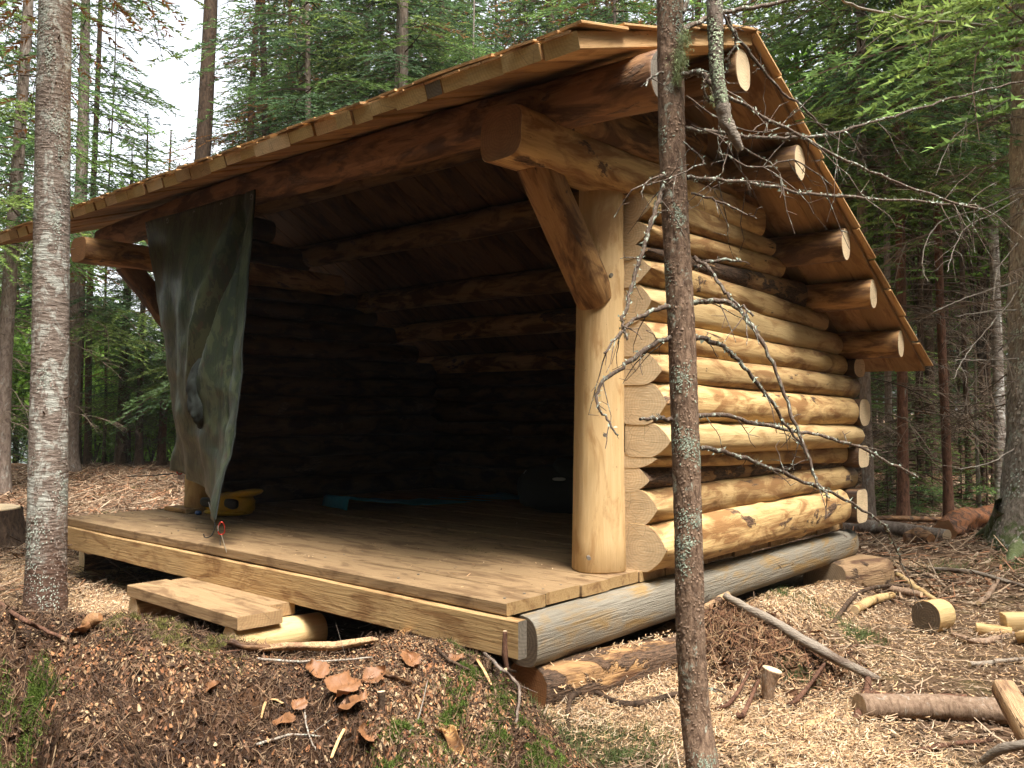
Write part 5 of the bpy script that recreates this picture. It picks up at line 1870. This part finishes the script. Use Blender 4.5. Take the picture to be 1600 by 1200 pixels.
stick('fallen_pole', 'brown pole lying behind the grey fallen trunk', 'pole', [G(1330, 822, .08, -.3), G(1400, 820, .08, -.3), G(1470, 820, .08, -.3)], [.03, .03, .03], 'log_red', 44, 8, .1)
lab2 = [
    ([(1458, 893), (1520, 900), (1605, 922)], .017, 'grey_wood', 'weathered grey branch right of centre reaching the right edge', 'branch'),
    ([(1530, 950), (1545, 935), (1560, 912)], .018, 'bark_log', 'short bent stub pointing at the pale oval chip', 'branch'),
    ([(1300, 958), (1350, 935), (1440, 920)], .014, 'bark_dark', 'dark stick lying behind the pale barkless slab', 'stick'),
    ([(1402, 905), (1430, 925), (1462, 945)], .022, 'log_clean', 'pale barkless slab pointing at the cut round', 'wood slab'),
    ([(1380, 925), (1410, 932), (1440, 938)], .026, 'bark_log', 'stubby brown log crossing under the pale slab', 'log'),
    ([(1335, 945), (1365, 942), (1395, 938)], .028, 'log_clean', 'pale split piece half buried left of the stubby log', 'wood'),
    ([(1230, 930), (1262, 945), (1310, 970)], .010, 'slab', 'thin strip of bark curling down from the rear footing block', 'bark strip'),
    ([(1490, 1000), (1540, 1010), (1610, 985)], .017, 'bark_log', 'long brown branch in front of the split blocks', 'branch'),
    ([(1345, 1090), (1420, 1092), (1510, 1095)], .012, 'bark_red', 'red brown stick lying along the top of the level log', 'stick'),
    ([(1336, 1135), (1352, 1100), (1358, 1055)], .016, 'bark_red', 'curved red brown branch rising left of the level log', 'branch'),
    ([(1250, 1150), (1268, 1140), (1305, 1122)], .012, 'log_clean', 'pale snapped twig in the shavings at lower right', 'twig'),
    ([(1120, 1165), (1200, 1172), (1290, 1160)], .008, 'bark_log', 'thin brown branch across the brightest shavings', 'branch'),
    ([(1400, 1190), (1470, 1175), (1550, 1165)], .010, 'bark_red', 'brown branch near the very bottom right of the photo', 'branch'),
    ([(1515, 1045), (1560, 1040), (1610, 1035)], .012, 'grey_wood', 'pale grey splinter above the crossing weathered beam', 'splinter'),
    ([(1100, 985), (1160, 945), (1200, 935)], .006, 'bark_dark', 'dark thin twig behind the leaning bark slab', 'twig'),
    ([(1300, 1005), (1370, 1015), (1430, 1030)], .007, 'bark_log', 'thin twig left of the cut round', 'twig'),
    ([(1395, 878), (1450, 905), (1500, 910)], .007, 'bark_dark', 'thin dark twig on the needles beyond the cut round', 'twig'),
    ([(1240, 1010), (1300, 1030), (1340, 1010)], .006, 'bark_red', 'thin reddish twig beside the long weathered slab', 'twig'),
]
for i, (pp, r_, mt, lab, cat) in enumerate(lab2):
    stick({'wood slab': 'bark_slab', 'bark strip': 'bark_strip', 'wood': 'wood_piece'}.get(cat, cat), lab, cat, [G(x, y, r_ * .9 + .01) for x, y in pp], [r_ * .85, r_, r_ * .7], mt, 60 + i, 9, .18, twigs=2 if cat in ('branch', 'stick') else 0, jag=.0015)
P = [at(1566, 1072, 2.95), at(1590, 1120, 2.8), at(1655, 1225, 2.6)]
e = put_log('weathered_beam', P[0], P[2], .028, .035, parent=None, off=np.zeros(3), mats=(M['slab'], M['end_rough']), seed=3, wy0=.035, wy1=.045, ns=12, knots=0, expo=4, lump=.12)
tag(e, 'weathered splintered beam crossing the lower right corner', 'beam')
stick('branch', 'dark bent branch at the lower right corner under the weathered beam', 'branch', [at(1535, 1190, 2.6), at(1565, 1170, 2.55), at(1620, 1160, 2.5)], [.012, .014, .014], 'grey_wood', 90, 9, .2)

# sticks, stubs and peeled strips on the mound
ml = [
    ([(-30, 935), (20, 975), (60, 995), (98, 1012)], .009, 'bark_red', 'reddish stick lying on the mound at the left edge', 'stick', .02),
    ([(30, 965), (80, 968), (118, 985)], .004, 'bark_dark', 'thin dark twig on the mound just left of the root knob', 'twig', .012),
    ([(402, 1040), (470, 1043), (530, 1042), (582, 1040)], .0045, 'branch_grey', 'pale straight twig on the middle of the mound', 'twig', .015),
    ([(745, 1020), (770, 1050), (800, 1078), (812, 1100), (806, 1145)], .007, 'bark_pale', 'pale bent root running down the right side of the mound', 'root', .02),
    ([(790, 1058), (815, 1062), (835, 1080), (845, 1112)], .006, 'bark_dark', 'dark looped root at the right end of the mound', 'root', .02),
    ([(682, 1022), (700, 1040), (735, 1058)], .007, 'bark_dark', 'dark stick sloping below the front board', 'stick', .012),
    ([(697, 1000), (701, 985), (704, 965)], .006, 'bark_dark', 'upright broken twig in front of the front board', 'twig', .03),
    ([(400, 1180), (450, 1172), (500, 1165)], .0045, 'branch_grey', 'pale twig at the bottom of the mound', 'twig', .012),
    ([(430, 1110), (470, 1075), (505, 1050)], .003, 'bark_red', 'thin reddish twig left of the large dry leaf', 'twig', .01),
    ([(640, 1160), (655, 1130), (668, 1080)], .003, 'branch_grey', 'thin pale grass-like stem on the right half of the mound', 'twig', .02),
    ([(475, 1120), (482, 1160), (493, 1195)], .003, 'branch_grey', 'thin curved pale stem at the bottom centre left', 'twig', .015),
    ([(300, 1015), (330, 1028), (380, 1022)], .003, 'bark_red', 'fine red twig on the crest by the olive moss', 'twig', .01),
    ([(560, 990), (600, 978), (640, 972)], .004, 'bark_pale', 'twig lying before the dark gap under the deck', 'twig', .02),
]
for i, (pp, r_, mt, lab, cat, h) in enumerate(ml):
    stick(cat, lab, cat, [MP(x, y, h + r_) for x, y in pp], np.linspace(r_, r_ * .6, len(pp)), mt, 130 + i, 8, .15, twigs=1 if r_ > .004 else 0, jag=.001)
p = MP(597, 1108)
stick('cut_root', 'small upright sawn root with an orange top on the mound', 'root', [p - [0, 0, .02], p + [0, 0, .02], p + [-.004, 0, .05]], [.012, .012, .0125], 'bark_dark', 150, 12, .08, ends='end')
p = MP(140, 985)
stick('snapped_root', 'orange snapped root knob near the pale left trunk', 'root', [p + [-.03, 0, 0.0], p + [.0, 0, .025], p + [.03, .02, .04]], [.018, .024, .012], 'log_red', 151, 10, .3, ends='end_brown')
p = at(789, 990, 3.42)
stick('root', 'frayed red brown root hanging on the right end of the front board', 'root', [p + [0, 0, .01], p - [0, 0, .07], p - [-.01, 0, .14]], [.008, .012, .010], 'bark_red', 152, 8, .3)


def curl_strip(label, pts, width, curl, mat, seed, name='peeled_bark'):
    """strip of peeled bark with a rolled cross-section"""
    P = np.array(pts, float)
    m = 22
    u = np.linspace(0, len(P) - 1, m)
    Q = np.stack([np.interp(u, np.arange(len(P)), P[:, k]) for k in range(3)], 1)
    T = np.gradient(Q, axis=0); T /= np.linalg.norm(T, axis=1)[:, None]
    S = np.cross(T, [0, 0, 1.0]); S /= np.linalg.norm(S, axis=1)[:, None]
    U = np.cross(S, T)
    k = 9
    a = np.linspace(-1, 1, k)
    rgs = np.random.default_rng(seed)
    wv = width * (1 + .25 * fbm(np.linspace(0, 4, m), np.full(m, seed * 1.7), 0, seed, 2))
    wv[0] *= .5; wv[-1] *= .4
    ph = a[None, :] * curl * (1 + .3 * np.sin(np.linspace(0, 3, m)))[:, None]
    rr_ = (wv / 2 / curl)[:, None]
    V = Q[:, None, :] + S[:, None, :] * (rr_ * np.sin(ph))[..., None] + U[:, None, :] * (rr_ * (1 - np.cos(ph)))[..., None]
    V = V.reshape(-1, 3)
    i = np.arange(m - 1)[:, None] * k + np.arange(k - 1)[None, :]
    i = i.ravel()
    F = np.stack([i, i + 1, i + k + 1, i + k], 1)
    o = P.mean(0)
    me = make_mesh(name, V - o, F, True)
    ob = link(name, me, [M[mat]], None, tuple(o))
    sm = ob.modifiers.new('thickness', 'SOLIDIFY')
    sm.thickness = .0025
    return tag(ob, label, 'bark')


curl_strip('long peeled bark strip lying in front of the right step log', [MP(402, 1030, .02), MP(460, 1028, .025), MP(520, 1027, .02), MP(592, 1018, .03)], .05, 1.1, 'slab', 3)
curl_strip('curled brown bark piece left of the long strip', [MP(355, 1018, .015), MP(385, 1026, .02), MP(425, 1030, .015)], .045, 1.6, 'log_red', 4)
curl_strip('curled bark piece beside the gap under the deck', [MP(595, 992, .01), MP(620, 978, .04), MP(650, 985, .01)], .06, 1.7, 'log_red', 5)
curl_strip('small curled bark under the front board', [MP(625, 1000, .01), MP(650, 992, .03), MP(668, 1002, .01)], .045, 1.5, 'log_brown', 6)
curl_strip('curled bark on the lower right flank of the mound', [MP(680, 1150, .01), MP(700, 1165, .03), MP(716, 1185, .0)], .05, 1.3, 'log_brown', 7)
curl_strip('small bark curl on the right of the mound below the root stub', [MP(585, 1062, .02), MP(610, 1070, .02), MP(640, 1078, .01)], .03, 1.3, 'log_red', 8)

# pale fresh slivers lying about
for i, (a, c, w_2, lab) in enumerate([((745, 1040), (768, 1082), .007, 'white sliver on the green moss at the right of the mound'), ((517, 1198), (538, 1162), .006, 'white sliver near the bottom edge of the mound'), ((408, 1135), (415, 1110), .005, 'white sliver on the mound left of the dry leaves'), ((422, 1102), (442, 1112), .006, 'curled white shaving on the centre of the mound'), ((258, 1037), (272, 1037), .006, 'short white chip on the crest of the mound'), ((1270, 870), (1300, 880), .01, 'pale chip'), ((650, 1095), (656, 1115), .005, 'small white sliver right of the sawn root')]):
    if lab == 'pale chip':
        continue
    curl_strip(lab, [MP(*a, .015), (MP(*a, .02) + MP(*c, .02)) / 2, MP(*c, .015)], w_2, .5, 'shingle', 30 + i, 'wood_sliver')


def leaf(label, x, y, size, seed, yaw):
    rgs = np.random.default_rng(seed)
    b = []
    m, k = 13, 9
    size *= 1.25
    V = []
    for i in range(m):
        t = i / (m - 1)
        wd = math.sin(math.pi * min(1, t * 1.02)) ** .65 * .42 * (1 + .08 * math.sin(t * 40))
        for j in range(k):
            a = j / (k - 1) * 2 - 1
            zz = .10 * math.sin(a * 3 + seed) * (t) + .12 * abs(a) ** 1.5 + .06 * math.sin(9 * t + 4 * a) + .03 * abs(math.sin(t * 18 - abs(a) * 4))
            V.append((size * (t - .5), size * a * wd, size * zz))
    F = [(i * k + j, i * k + j + 1, (i + 1) * k + j + 1, (i + 1) * k + j) for i in range(m - 1) for j in range(k - 1)]
    n0 = len(V)
    V += [(-.5 * size, -.012 * size, 0), (-.5 * size, .012 * size, 0), (-.85 * size, 0, .05 * size)]
    F.append((n0, n0 + 1, n0 + 2))
    ob = link('dry_leaf', make_mesh('dry_leaf', V, F, True), [M['dryleaf']], None, tuple(MP(x, y, .022)))
    ob.rotation_euler = (rgs.uniform(.0, .3), rgs.uniform(-.5, -.2), yaw)
    return tag(ob, label, 'leaf')


leaf('large brown dry leaf with clear veins on the middle of the mound', 535, 1090, .105, 1, 2.2)
leaf('greyish folded dry leaf just below the large one', 552, 1122, .075, 2, 1.0)
leaf('pointed brown leaf standing left of the large dry leaf', 495, 1062, .075, 3, 3.0)
leaf('narrow brown leaf right of the large dry leaf', 586, 1070, .07, 4, 1.5)
leaf('curled leaf among the flakes on the left crest', 128, 998, .06, 5, 0.4)
leaf('brown leaf at the lower edge of the mound centre', 640, 1045, .07, 6, 2.7)
leaf('flat leaf low on the left half of the mound', 445, 1145, .06, 7, .4)

leaf('small brown leaf on the far right crest of the mound', 712, 1042, .05, 8, 1.2)
leaf('small tan leaf beside the white shaving in the mound centre', 468, 1118, .045, 9, 2.0)
leaf('small dark leaf on the left slope of the mound', 330, 1090, .05, 10, .8)
leaf('tan leaf near the bottom of the mound beneath the root stub', 575, 1165, .06, 11, 2.9)
# stump behind the left trunk
s0 = G(-35, 850, 0)
stp = empty('cut_stump', tuple(s0), 'wide sawn stump with a fresh pale top at the left edge', 'stump')
V, F = grid_tube(np.array([(0, 0, -.1), (0, 0, .05), (0, 0, .2), (0, 0, .31)]), np.array([.50, .42, .36, .345]), 30, noise_amp=.05, seed=8)
link('stump_bark', make_mesh('stump_bark', V, F, True), [M['bark_dark']], stp)
me = log_mesh('cut_top', .03, .335, .33, mats=(M['end'], M['end']), seed=6, ns=30, knots=0, expo=2.0)
o = link('cut_top', me, (), stp)
o.rotation_euler = (0, -math.pi / 2, 0)
o.location = (0, 0, .295)

# ------------------------------------------------------------------ plank step
step = empty('plank_step', (-1.9, -.15, -.4), 'low step of two sawn planks on two peeled logs before the deck', 'step')
SO = np.array([-1.9, -.15, -.4])
for (x0, L, y0, w_2, z, sd) in [(-2.445, 1.125, -.35, .225, -.198, 71), (-2.40, .98, -.121, .135, -.196, 72)]:
    o = link('plank', plank_mesh('plank', L, w_2, .062, sd, (M['deck'], M['end_tan']), wig=.002, end1=.02), parent=step)
    o.location = Vector((x0, y0, z)) - Vector(SO)
    o.rotation_euler = (0, 0, math.radians(-.5))
put_log('support_log', (-1.425, -.345, -.335), (-1.36, .12, -.343), .083, .083, parent=step, off=SO, mats=(M['log_clean'], M['end']), seed=73, expo=2.05, knots=1)
put_log('support_log', (-2.42, -.33, -.335), (-2.36, .05, -.343), .083, .083, parent=step, off=SO, mats=(M['log'], M['end']), seed=74, expo=2.05, knots=1)

# ------------------------------------------------------------------ tarp, carabiners, cord
tarp = empty('camouflage_tarp', (-3.0, .25, 1.0), 'camouflage tarp hung from the front beam and gathered to a point over the deck', 'tarp')
TO = np.array([-3.0, .25, 1.0])


def on_y(x, y, yv):
    a = at(x, y, 1.0) - CAM
    return CAM + a * ((yv - CAM[1]) / a[1])



TL, TR = np.array([-3.56, .27, 2.03]), np.array([-2.20, .25, 2.03])
BL, TIP = np.array([-3.74, .62, .335]), on_y(346, 815, -.05)
nu, nv = 90, 110
uu, vv = np.meshgrid(np.linspace(0, 1, nu), np.linspace(0, 1, nv), indexing='ij')
top = TL[None, None] * (1 - uu)[..., None] + TR[None, None] * uu[..., None]
bot = BL[None, None] * (1 - uu)[..., None] + TIP[None, None] * uu[..., None]
P = top * (1 - vv)[..., None] + bot * vv[..., None]
P[..., 0] += .07 * np.sin(math.pi * vv) * smooth(.55, 1.0, uu)
P[..., 0] += .05 * np.sin(math.pi * vv) * (1 - uu) ** 2
P[..., 2] -= .03 * np.sin(math.pi * uu) * vv ** 6 * -1
# folds: radiating from the gathered tip and from the left corner
f1 = np.sin(uu * 22 + 2.5 * vv + .6 * noise(uu * 4, vv * 3, 0, 4)) * .022 * vv ** .6 * (1 - .2 * vv)
diag = uu + (vv - .35) * .55
f2 = np.exp(-((diag - .78) / .03) ** 2) * .075 * np.sin(math.pi * np.clip(vv * 1.3, 0, 1)) - np.exp(-((diag - .70) / .035) ** 2) * .04 * np.sin(math.pi * np.clip(vv * 1.3, 0, 1))
f3 = .03 * fbm(uu * 3, vv * 4, 0, 12, 4)
belly = -.10 * np.sin(math.pi * uu) * np.sin(math.pi * vv)
edge = np.exp(-((uu - .9) / .02) ** 2) * .02
P[..., 1] += f1 + f2 + f3 * (.3 + vv) + belly + edge
P[..., 0] += .012 * fbm(uu * 6, vv * 8, 0, 13, 3) * (uu < .97)
V = P.reshape(-1, 3) - TO
i = (np.arange(nu - 1)[:, None] * nv + np.arange(nv - 1)[None, :]).ravel()
F = np.stack([i, i + nv, i + nv + 1, i + 1], 1)
o = link('tarp_cloth', make_mesh('tarp_cloth', V, F, True), [M['tarp']], tarp)
o.modifiers.new('thickness', 'SOLIDIFY').thickness = .002
hemP = P[-1, :, :]
V, F = grid_tube(hemP[::2], np.full(len(hemP[::2]), .006), 6)
link('hem', make_mesh('hem', V - TO, F, True), [M['tarp_dark']], tarp)
for k in (2, 22, 44, 66, 87):
    c = P[k, 1]
    t_ = np.linspace(0, 2 * math.pi, 17)
    V, F = grid_tube(c + np.stack([np.cos(t_) * .014, np.full(17, -.004), np.sin(t_) * .014 - .02], 1), np.full(17, .004), 6)
    link('eyelet', make_mesh('eyelet', V - TO, F, True), [M['end_steel']], tarp)
# hanging bundle of cloth tied at the middle
pts = [at(318, 545, 5.42), at(312, 580, 5.36), at(308, 615, 5.32), at(314, 645, 5.32), at(320, 666, 5.36)]
Q, rq, V, F = tube_part('cloth_bundle', np.array(pts), [.015, .045, .06, .07, .03], None, None, 24, 0)
u = np.linspace(0, len(Q) - 1, 60)
Q2 = np.stack([np.interp(u, np.arange(len(Q)), Q[:, c]) for c in range(3)], 1)
r2 = np.interp(u, np.arange(len(Q)), rq)
V, F = grid_tube(Q2, r2, 40)
Cc = np.repeat(Q2, 40, 0)
V = Cc + (V - Cc) * (1 + .42 * fbm(V[:, 0] * 20, V[:, 1] * 20, V[:, 2] * 6, 6, 5))[:, None]
link('cloth_bundle', make_mesh('cloth_bundle', V - TO, F, True), [M['tarp_dark']], tarp)


def ring_thing(label, c, h, w_2, rad, tiltv, name='carabiner'):
    e = empty(name, tuple(c), label, 'carabiner', 'red carabiners on the tarp corners')
    t = np.linspace(0, 2 * math.pi, 25)[:-1]
    sx_, sz_ = w_2 / 2, h / 2
    P = np.stack([np.sign(np.cos(t)) * np.abs(np.cos(t)) ** .8 * sx_ * (1 - .15 * np.sin(t)), np.zeros(24), np.sin(t) * sz_], 1)
    P = P @ np.array([[tiltv[0], tiltv[1], 0], [-tiltv[1], tiltv[0], 0], [0, 0, 1]])
    P = np.concatenate([P, P[:1]])
    V, F = grid_tube(P, np.full(25, rad), 8)
    link('body', make_mesh('body', V, F), [M['red']], e)
    g = np.array([P[12] * 1.0 + [0, 0, -h * .2], P[12] + [0, 0, h * .25]])
    V, F = grid_tube(g, np.full(2, rad * 1.15), 8)
    link('gate', make_mesh('gate', V, F), [plain_mat('bright_steel', (.6, .6, .6), .25, .9)], e)
    return e


ring_thing('red carabiner clipped to the gathered lower point of the tarp', TIP + [0, 0, -.036], .066, .034, .0034, (.5, .866))
ring_thing('red carabiner at the left lower corner of the tarp by the post', BL + [-.02, .02, -.01], .08, .04, .005, (.5, .866))
c0 = TIP + [0, 0, -.068]
c1 = ground_hit(370, 907, -.188)
stick('guy_cord', 'thin pale cord from the tarp point down to the step', 'cord', [c0, c0 * .66 + c1 * .34 + [.0, 0, -.012], c0 * .33 + c1 * .67 + [0, 0, -.012], c1], [.0028] * 4, 'cord', 5, 6, 0, ends='cord')
stick('knot_tail', 'short dark twisted cord tail hanging below the carabiner', 'cord', [c0, c0 + [-.012, 0, -.03], c0 + [-.008, 0, -.06]], [.003] * 3, 'dark_cord', 6, 6, .2, ends='dark_cord')
pp = [at(326, 785, 5.25), at(331, 805, 5.2), at(336, 820, 5.15), at(331, 836, 5.12), at(321, 840, 5.12), at(318, 834, 5.12)]
stick('dark_strap', 'thin dark strap hanging in a hook left of the carabiner', 'strap', pp, [.004] * 6, 'dark_cord', 7, 6, 0, ends='dark_cord')
stick('tent_pole', 'thin dark pole lying on the ground behind the left post', 'pole', [at(200, 744, 9.2), at(235, 743, 8.8), at(270, 740, 8.3)], [.006] * 3, 'dark_cord', 8, 6, 0, ends='dark_cord')


# ------------------------------------------------------------------ gear on the deck
def blob_mesh(name, sx_, sy_, sz_, seed, amp=.08, expo=2.6, mats=(), n1=40, n2=22, fr=5.0):
    th = np.arange(n1) * 2 * math.pi / n1
    ph = np.linspace(-math.pi / 2, math.pi / 2, n2)
    e = 2 / expo
    f = lambda a: np.sign(a) * np.abs(a) ** e
    T, Pp = np.meshgrid(th, ph)
    X = sx_ * f(np.cos(T)) * f(np.cos(Pp)); Y = sy_ * f(np.sin(T)) * f(np.cos(Pp)); Z = sz_ * f(np.sin(Pp))
    k = 1 + amp * fbm(X / sx_ * fr * .5, Y / sx_ * fr * .5, Z / sx_ * fr * .5, seed, 4)
    V = np.stack([X * k, Y * k, Z * k], -1).reshape(-1, 3)
    i = np.arange(n2 - 1)[:, None] * n1
    j = np.arange(n1)[None, :]
    F = np.stack([i + j, i + (j + 1) % n1, i + n1 + (j + 1) % n1, i + n1 + j], -1).reshape(-1, 4)
    me = make_mesh(name, V, F, True)
    for m_ in mats:
        me.materials.append(m_)
    return me


vest = empty('yellow_bag', (-3.40, .80, .0), 'yellow bag with black panels lying behind the tarp by the left post', 'bag')
o = link('bag_body', blob_mesh('bag_body', .235, .15, .10, 4, .10, 2.4, (M['yellow'],)), (), vest); o.location = (0, .05, .10); o.rotation_euler = (0, 0, .3)
o = link('bag_flap', blob_mesh('bag_flap', .20, .12, .035, 5, .08, 2.4, (M['yellow'],)), (), vest); o.location = (.08, .10, .185); o.rotation_euler = (0, -.18, .3)
for (a, b_, s) in ((-.10, -.095, .10), (.13, -.03, .075)):
    o = link('black_panel', blob_mesh('black_panel', s, .03, .045, 6, .05, 3.0, (M['black'],)), (), vest); o.location = (a, b_, .115); o.rotation_euler = (0, .05, .3)
o = link('lower_lip', blob_mesh('lower_lip', .22, .14, .03, 7, .06, 2.6, (M['yellow'],)), (), vest); o.location = (-.01, .03, .032); o.rotation_euler = (0, 0, .3)
p = ground_hit(310, 805, 0)
vest.scale = (.82, .82, .80)
o = link('blue_bottle_cap', blob_mesh('blue_bottle_cap', .035, .018, .014, 9, .1, 2.5, (M['bluebit'],)), (), None, (p[0], p[1], .016))
tag(o, 'small blue object on the deck in front of the yellow bag', 'small item')

# sleeping pad: rolled end, long body
pad = []
pa, pb = ground_hit(468, 797, 0), ground_hit(538, 800, 0)
ax = (pb - pa); Lw = .42
dirv = np.array([.25, .97, 0]); dirv /= np.linalg.norm(dirv)
prof = []
for k in range(70):
    s = k / 69 * 1.75
    curlz = .125 * (1 - math.exp(-s / .02)) * math.exp(-s * 4) + .012 + .018 * max(0, math.sin(s * 4.2)) ** 2
    prof.append((s - .02 * math.sin(s * 20) * math.exp(-s * 5), curlz))
wv = np.array([-dirv[1], dirv[0], 0]) * .46
base = ground_hit(540, 800, 0)
V = []
for (s, z) in prof:
    for j in range(7):
        a = j / 6
        V.append(base + dirv * s * .95 + wv * a + np.array([0, 0, z * (1 - .2 * a) + .004 * math.sin(s * 30 + a * 6)]))
V = np.array(V)
i = (np.arange(69)[:, None] * 7 + np.arange(6)[None, :]).ravel()
F = np.stack([i, i + 7, i + 8, i + 1], 1)
o = link('sleeping_pad', make_mesh('sleeping_pad', V - base, F, True), [M['blue']], None, tuple(base))
o.modifiers.new('thickness', 'SOLIDIFY').thickness = .012
tag(o, 'blue foam sleeping pad with a curled up end on the deck', 'sleeping pad')

pk = ground_hit(860, 803, 0)
pack = empty('backpack', tuple(pk), 'dark backpack lying deep inside behind the right post', 'backpack')
o = link('pack_body', blob_mesh('pack_body', .30, .20, .17, 14, .12, 2.6, (M['pack'],)), (), pack); o.location = (0, .1, .17); o.rotation_euler = (0, .1, .6)
o = link('pack_lid', blob_mesh('pack_lid', .16, .15, .08, 15, .12, 2.4, (M['pack'],)), (), pack); o.location = (.12, .12, .30); o.rotation_euler = (0, .3, .6)
o = link('white_tag', blob_mesh('white_tag', .045, .012, .03, 16, .1, 2.6, (M['pale_cloth'],)), (), pack); o.location = (-.20, .0, .27); o.rotation_euler = (0, .5, .6)
o = link('strap', blob_mesh('strap', .05, .012, .012, 17, .1, 2.6, (M['pale_cloth'],)), (), pack); o.location = (.13, -.06, .26); o.rotation_euler = (0, 0, .6)

# crumbs swept on the deck boards, one sprig of needles
b = Batch()
nD = 420
X, Y = rg.uniform(-3.9, -.02, nD), rg.uniform(.02, 2.6, nD) * rg.uniform(.3, 1, nD)
V, F = strips(nD, X, Y, rg.uniform(.006, .035, nD), rg.uniform(.001, .005, nD), rg.uniform(0, .1, nD), rg.uniform(.012, .018, nD), rg, .4, zf=lambda a, c: np.zeros_like(a), seg=3)
b.add(V, F, rep(pick(STRAW + DULL, nD, rg, .6, 1.3), 2))
P = np.array([ground_hit(735, 862, 0)] * 90) + rg.normal(size=(90, 3)) * np.array([.07, .03, .002]) + [0, 0, .014]
tag(b.build('deck_crumbs', [M['litter']]), kind='stuff')
b = Batch()
blades(b, P, rg.normal(size=(90, 3)) * [1, .6, .12], rg.uniform(.01, .03, 90), np.full(90, .002), np.tile((0.06, .09, .03), (90, 1)), rg)
tag(b.build('fir_sprig', [M['needle']]), 'dry green fir sprig lying on the middle of the deck', 'twig')
# shavings lying on the footing log and the sill
b = Batch()
nS = 380
Y = rg.uniform(.12, 1.0, nS); X = rg.uniform(.02, .14, nS) + (Y - .16) * .12
V, F = strips(nS, X, Y, rg.uniform(.015, .05, nS), rg.uniform(.002, .005, nS), rg.uniform(0, .2, nS), rg.uniform(.0, .02, nS), rg, .5, zf=lambda a, c: -.285 - 2.2 * np.maximum(a - .07 - (c - .16) * .12, 0) ** 1.3)
b.add(V, F, rep(pick(STRAW, nS, rg), 3))
tag(b.build('shavings_on_footing', [M['litter']]), kind='stuff')

# thin humid air that lifts the far trees
hz = make_mesh('haze', [(-75, -60, -4.5), (75, -60, -4.5), (75, 120, -4.5), (-75, 120, -4.5), (-75, -60, 27), (75, -60, 27), (75, 120, 27), (-75, 120, 27)],
               [(3, 2, 1, 0), (4, 5, 6, 7), (0, 1, 5, 4), (1, 2, 6, 5), (2, 3, 7, 6), (3, 0, 4, 7)], False)
hm = bpy.data.materials.new('pale_air')
hm.use_nodes = True
hm.node_tree.nodes.clear()
ho = hm.node_tree.nodes.new('ShaderNodeOutputMaterial')
hv_ = hm.node_tree.nodes.new('ShaderNodeVolumePrincipled')
hv_.inputs['Color'].default_value = (0.92, 0.96, 0.95, 1)
hv_.inputs['Density'].default_value = 0.0005
hm.node_tree.links.new(hv_.outputs[0], ho.inputs['Volume'])
tag(link('haze', hz, [hm]), kind='stuff')

# repeats that share a description are told apart by their order in the view
ORD = ['first', 'second', 'third', 'fourth', 'fifth', 'sixth', 'seventh', 'eighth', 'ninth', 'tenth', 'eleventh', 'twelfth', 'thirteenth', 'fourteenth', 'fifteenth', 'sixteenth']
bins = {}
for o in COL.objects:
    if o.parent is None and o.get('group') and o.get('label'):
        bins.setdefault(o['label'], []).append(o)
for lb, oo in bins.items():
    if 1 < len(oo) <= 16:
        def key(o):
            a, b_ = pix_uw(o.location.x, o.location.y)
            return a / b_
        for k, o in enumerate(sorted(oo, key=key)):
            lb2 = lb.replace('small broad leaved tree with yellow green leaves behind the conifers at right', 'small broad leaved tree with yellow green leaves at right').replace('bright yellow green leafy bush on the lake side of the left trunks', 'bright yellow green leafy bush by the lake')
            o['label'] = lb2 + ', ' + ORD[k] + ' from left'
